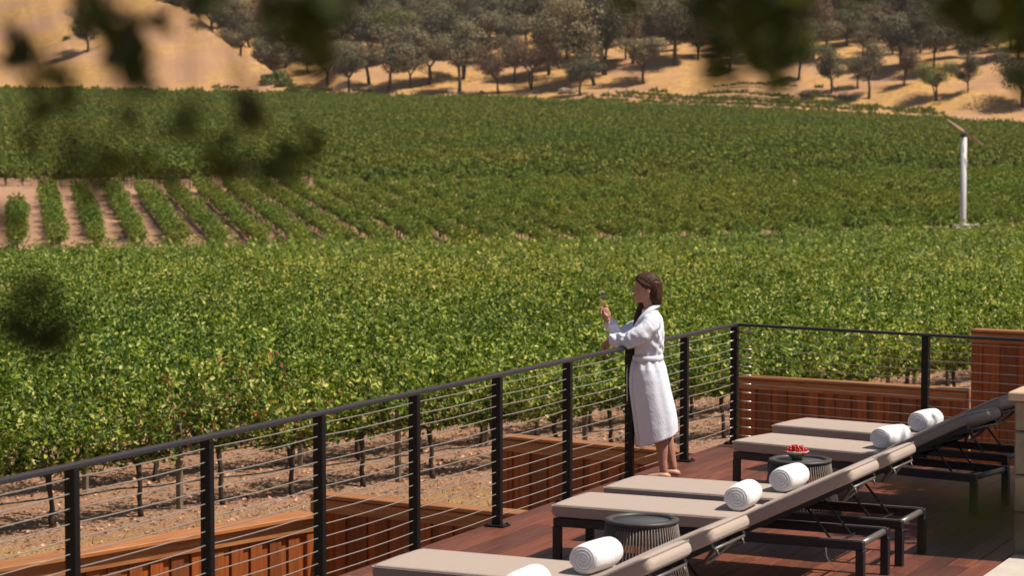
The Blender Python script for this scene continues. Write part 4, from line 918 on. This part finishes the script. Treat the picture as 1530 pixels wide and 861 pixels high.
    MB().lathe([(.0005,.1008),(.0138,.111),(.0212,.1295),(.0238,.15),(.0005,.15)],n=32).build('wine',M['wine'],g,True,fix=True)
person()
# ------------------------------------------------------------------ overhanging oaks
def shade_tree(name,base,th,centers,nleaf,lsize,label,mat='leaf_near'):
    r=empty(name,base,0,label,'tree'); mb=MB(); b=Vector(base); top=Vector((0,0,th))
    mb.tube([(0,0,-.3),(.08,.05,th*.5),top],[.24,.18,.15],12)
    P_=[];N_=[]; tot=sum(s for _,s in centers)
    for c,s in centers:
        c=Vector(c)-b; mb.tube([top-Vector((0,0,.3)),top.lerp(c,.5)+Vector((0,0,.3)),c],[.1,.06,.02],8); m=int(nleaf*s/tot)
        for q in range(7):
            e=c+Vector(RNG.normal(0,1,3))*.5*s; mb.tube([c,e],[.015,.005],5)
        d=RNG.normal(size=(m,3)); d/=np.linalg.norm(d,axis=1,keepdims=True); P_.append(np.array(c)+d*(RNG.uniform(.1,1,m)**.45)[:,None]*s*np.array([1,1,.6])); N_.append(d+RNG.normal(0,.6,(m,3))+[0,0,.6])
    mb.build('trunk',M['bark'],r,True); P_=np.concatenate(P_);N_=np.concatenate(N_)
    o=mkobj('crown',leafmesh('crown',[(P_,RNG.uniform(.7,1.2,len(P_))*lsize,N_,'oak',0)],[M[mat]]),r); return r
shade_tree('oak_tree',(-.2,21.2,-2.3),5.6,[((-1.95,16.7,4.1),.62),((-1.85,17.7,4.1),.66),((-1.1,18.0,4.7),1.1),((-1.45,16.0,4.6),.75),((-.6,17.0,5.2),1.1),((-.8,19.5,5.6),1.2),((.5,18,5.4),1.2),((0,21,6.2),1.4)],11000,.12,'oak standing right of the frame whose shade falls on the far loungers')
def bough():
    """the oak beside the viewpoint whose blurred leaves hang into the view"""
    r=empty('oak_tree',(1.6,-.6,-2.3),0,'dark out of focus oak branches hanging into the top and left of the view','tree'); off=Vector((1.6,-.6,-2.3)); mb=MB()
    mb.tube([(0,0,-.3),(.05,.1,3),(-.1,.3,6.4)],[.3,.24,.18],12)
    lv=[(22,88,30),(8,50,26),(85,105,22),(150,22,34),(160,40,30),(188,58,36),(195,75,30),(197,95,26),(205,122,22),(212,112,16),(236,32,26),(130,5,34),(455,62,34),(465,75,26),(440,25,44),(482,12,44),(460,45,36),(520,0,26),(400,0,30),(300,-8,30),(60,170,20),(100,142,16),(280,172,26),(290,192,20),(160,235,30),(112,226,22),(208,248,20),(250,268,26),(150,275,22),(380,178,26),(368,160,20),(430,240,32),(462,208,24),(402,268,28),(345,252,26),(40,212,14),(95,262,18),(40,500,32),(72,520,22),(15,478,22),(52,440,18),(88,495,16),(1160,25,50),(1150,45,44),(1128,8,40),(1192,18,40),(1152,72,40),(1160,88,34),(1164,104,20),(1172,60,26),(1070,108,30),(1068,90,24),(1062,70,18),(1085,46,24),(1040,22,26),(1100,14,30),(1060,0,30),(1460,4,46),(1480,14,46),(1500,14,46),(1520,30,40),(1532,40,36),(1435,0,34),(1450,12,36),(945,-2,22),(1285,-6,20),(1490,-15,40),(1528,120,18),(6,330,20),(330,215,22),(180,175,18),(62,112,28)]
    P_=[];N_=[];sz=[];R=random.Random(12)
    limb=[Vector((-.1,.3,6.4))]
    for i,(u,v,rad) in enumerate(lv):
        dist=1.45+.6*R.random()
        if u<100 and 400<v<540: dist=1.2
        c=along(u,v,dist)-off
        m=4+int(rad/8); s=rad/FPX*dist
        hub=along(u+R.uniform(-160,160),-150-R.uniform(0,120),dist+R.uniform(-.15,.25))-off if v<330 else along(-120,v-60,dist)-off
        if v<330: mb.tube([hub,hub.lerp(c,.5)+Vector((R.uniform(-.04,.04),R.uniform(-.04,.04),.01)),c],[.0013,.001,.0007],5)
        else: mb.tube([hub,c],[.002,.001],5)
        if i%5==0: mb.tube([(-.1,.3,6.2),(-.9,1.1,5.9) if u<765 else (-.2,1.1,5.9),hub+Vector((0,0,.35)),hub],[.05,.03,.006,.0015],6)
        for q in range(m):
            P_.append(c+Vector((R.gauss(0,1),R.gauss(0,1),R.gauss(0,1)))*s*.5); N_.append((R.gauss(.3,.6),R.gauss(-.6,.5),R.gauss(.3,.6))); sz.append(max(.02,min(.042,s*1.5)))
    # one very near leaf, low on the right
    for u,v,dist,s in ((1435,790,.72,.021),(1505,775,.75,.024)):
        c=along(u,v,dist)-off; P_.append(c); N_.append((.1,-.9,.2)); sz.append(s); mb.tube([along(1640,v-40,dist)-off,c],[.0015,.001],5)
    # the crown overhead that keeps these leaves in shade
    m=3000; c=np.array((.25,1.9,4.7))-np.array(off); d=RNG.normal(size=(m,3)); d/=np.linalg.norm(d,axis=1,keepdims=True); Pc=c+d*(RNG.uniform(.05,1,m)**.4)[:,None]*np.array([2.0,1.5,.65])
    for q in range(9): e=c+np.array([random.uniform(-1.4,1.4),random.uniform(-1,1),random.uniform(-.2,.3)]); mb.tube([(-.1,.3,6.2),(e[0]*.5,e[1]*.5,6.9),tuple(e)],[.08,.04,.01],6)
    P_=np.array([tuple(p) for p in P_]); N_=np.array(N_)
    mb.build('trunk',M['bark'],r,True); n=len(P_)
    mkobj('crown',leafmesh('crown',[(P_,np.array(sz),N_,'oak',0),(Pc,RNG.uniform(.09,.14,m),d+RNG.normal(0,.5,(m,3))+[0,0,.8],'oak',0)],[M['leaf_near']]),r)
bough()

def haze():
    t=bpy.data.materials.new('valley haze'); t.use_nodes=True; n=t.node_tree.nodes; n.remove(n['Principled BSDF'])
    pv=n.new('ShaderNodeVolumePrincipled'); pv.inputs['Color'].default_value=(.95,.93,.92,1); pv.inputs['Density'].default_value=.00009; pv.inputs['Anisotropy'].default_value=.2
    t.node_tree.links.new(pv.outputs[0],n['Material Output'].inputs['Volume'])
    mb=MB(); zl=-22.; zh=330.; mb.box((0,300,(zl+zh)/2),(1300,1400,zh-zl),rz=AZ); o=mb.build('haze',t); tag(o,kind='stuff')
haze()
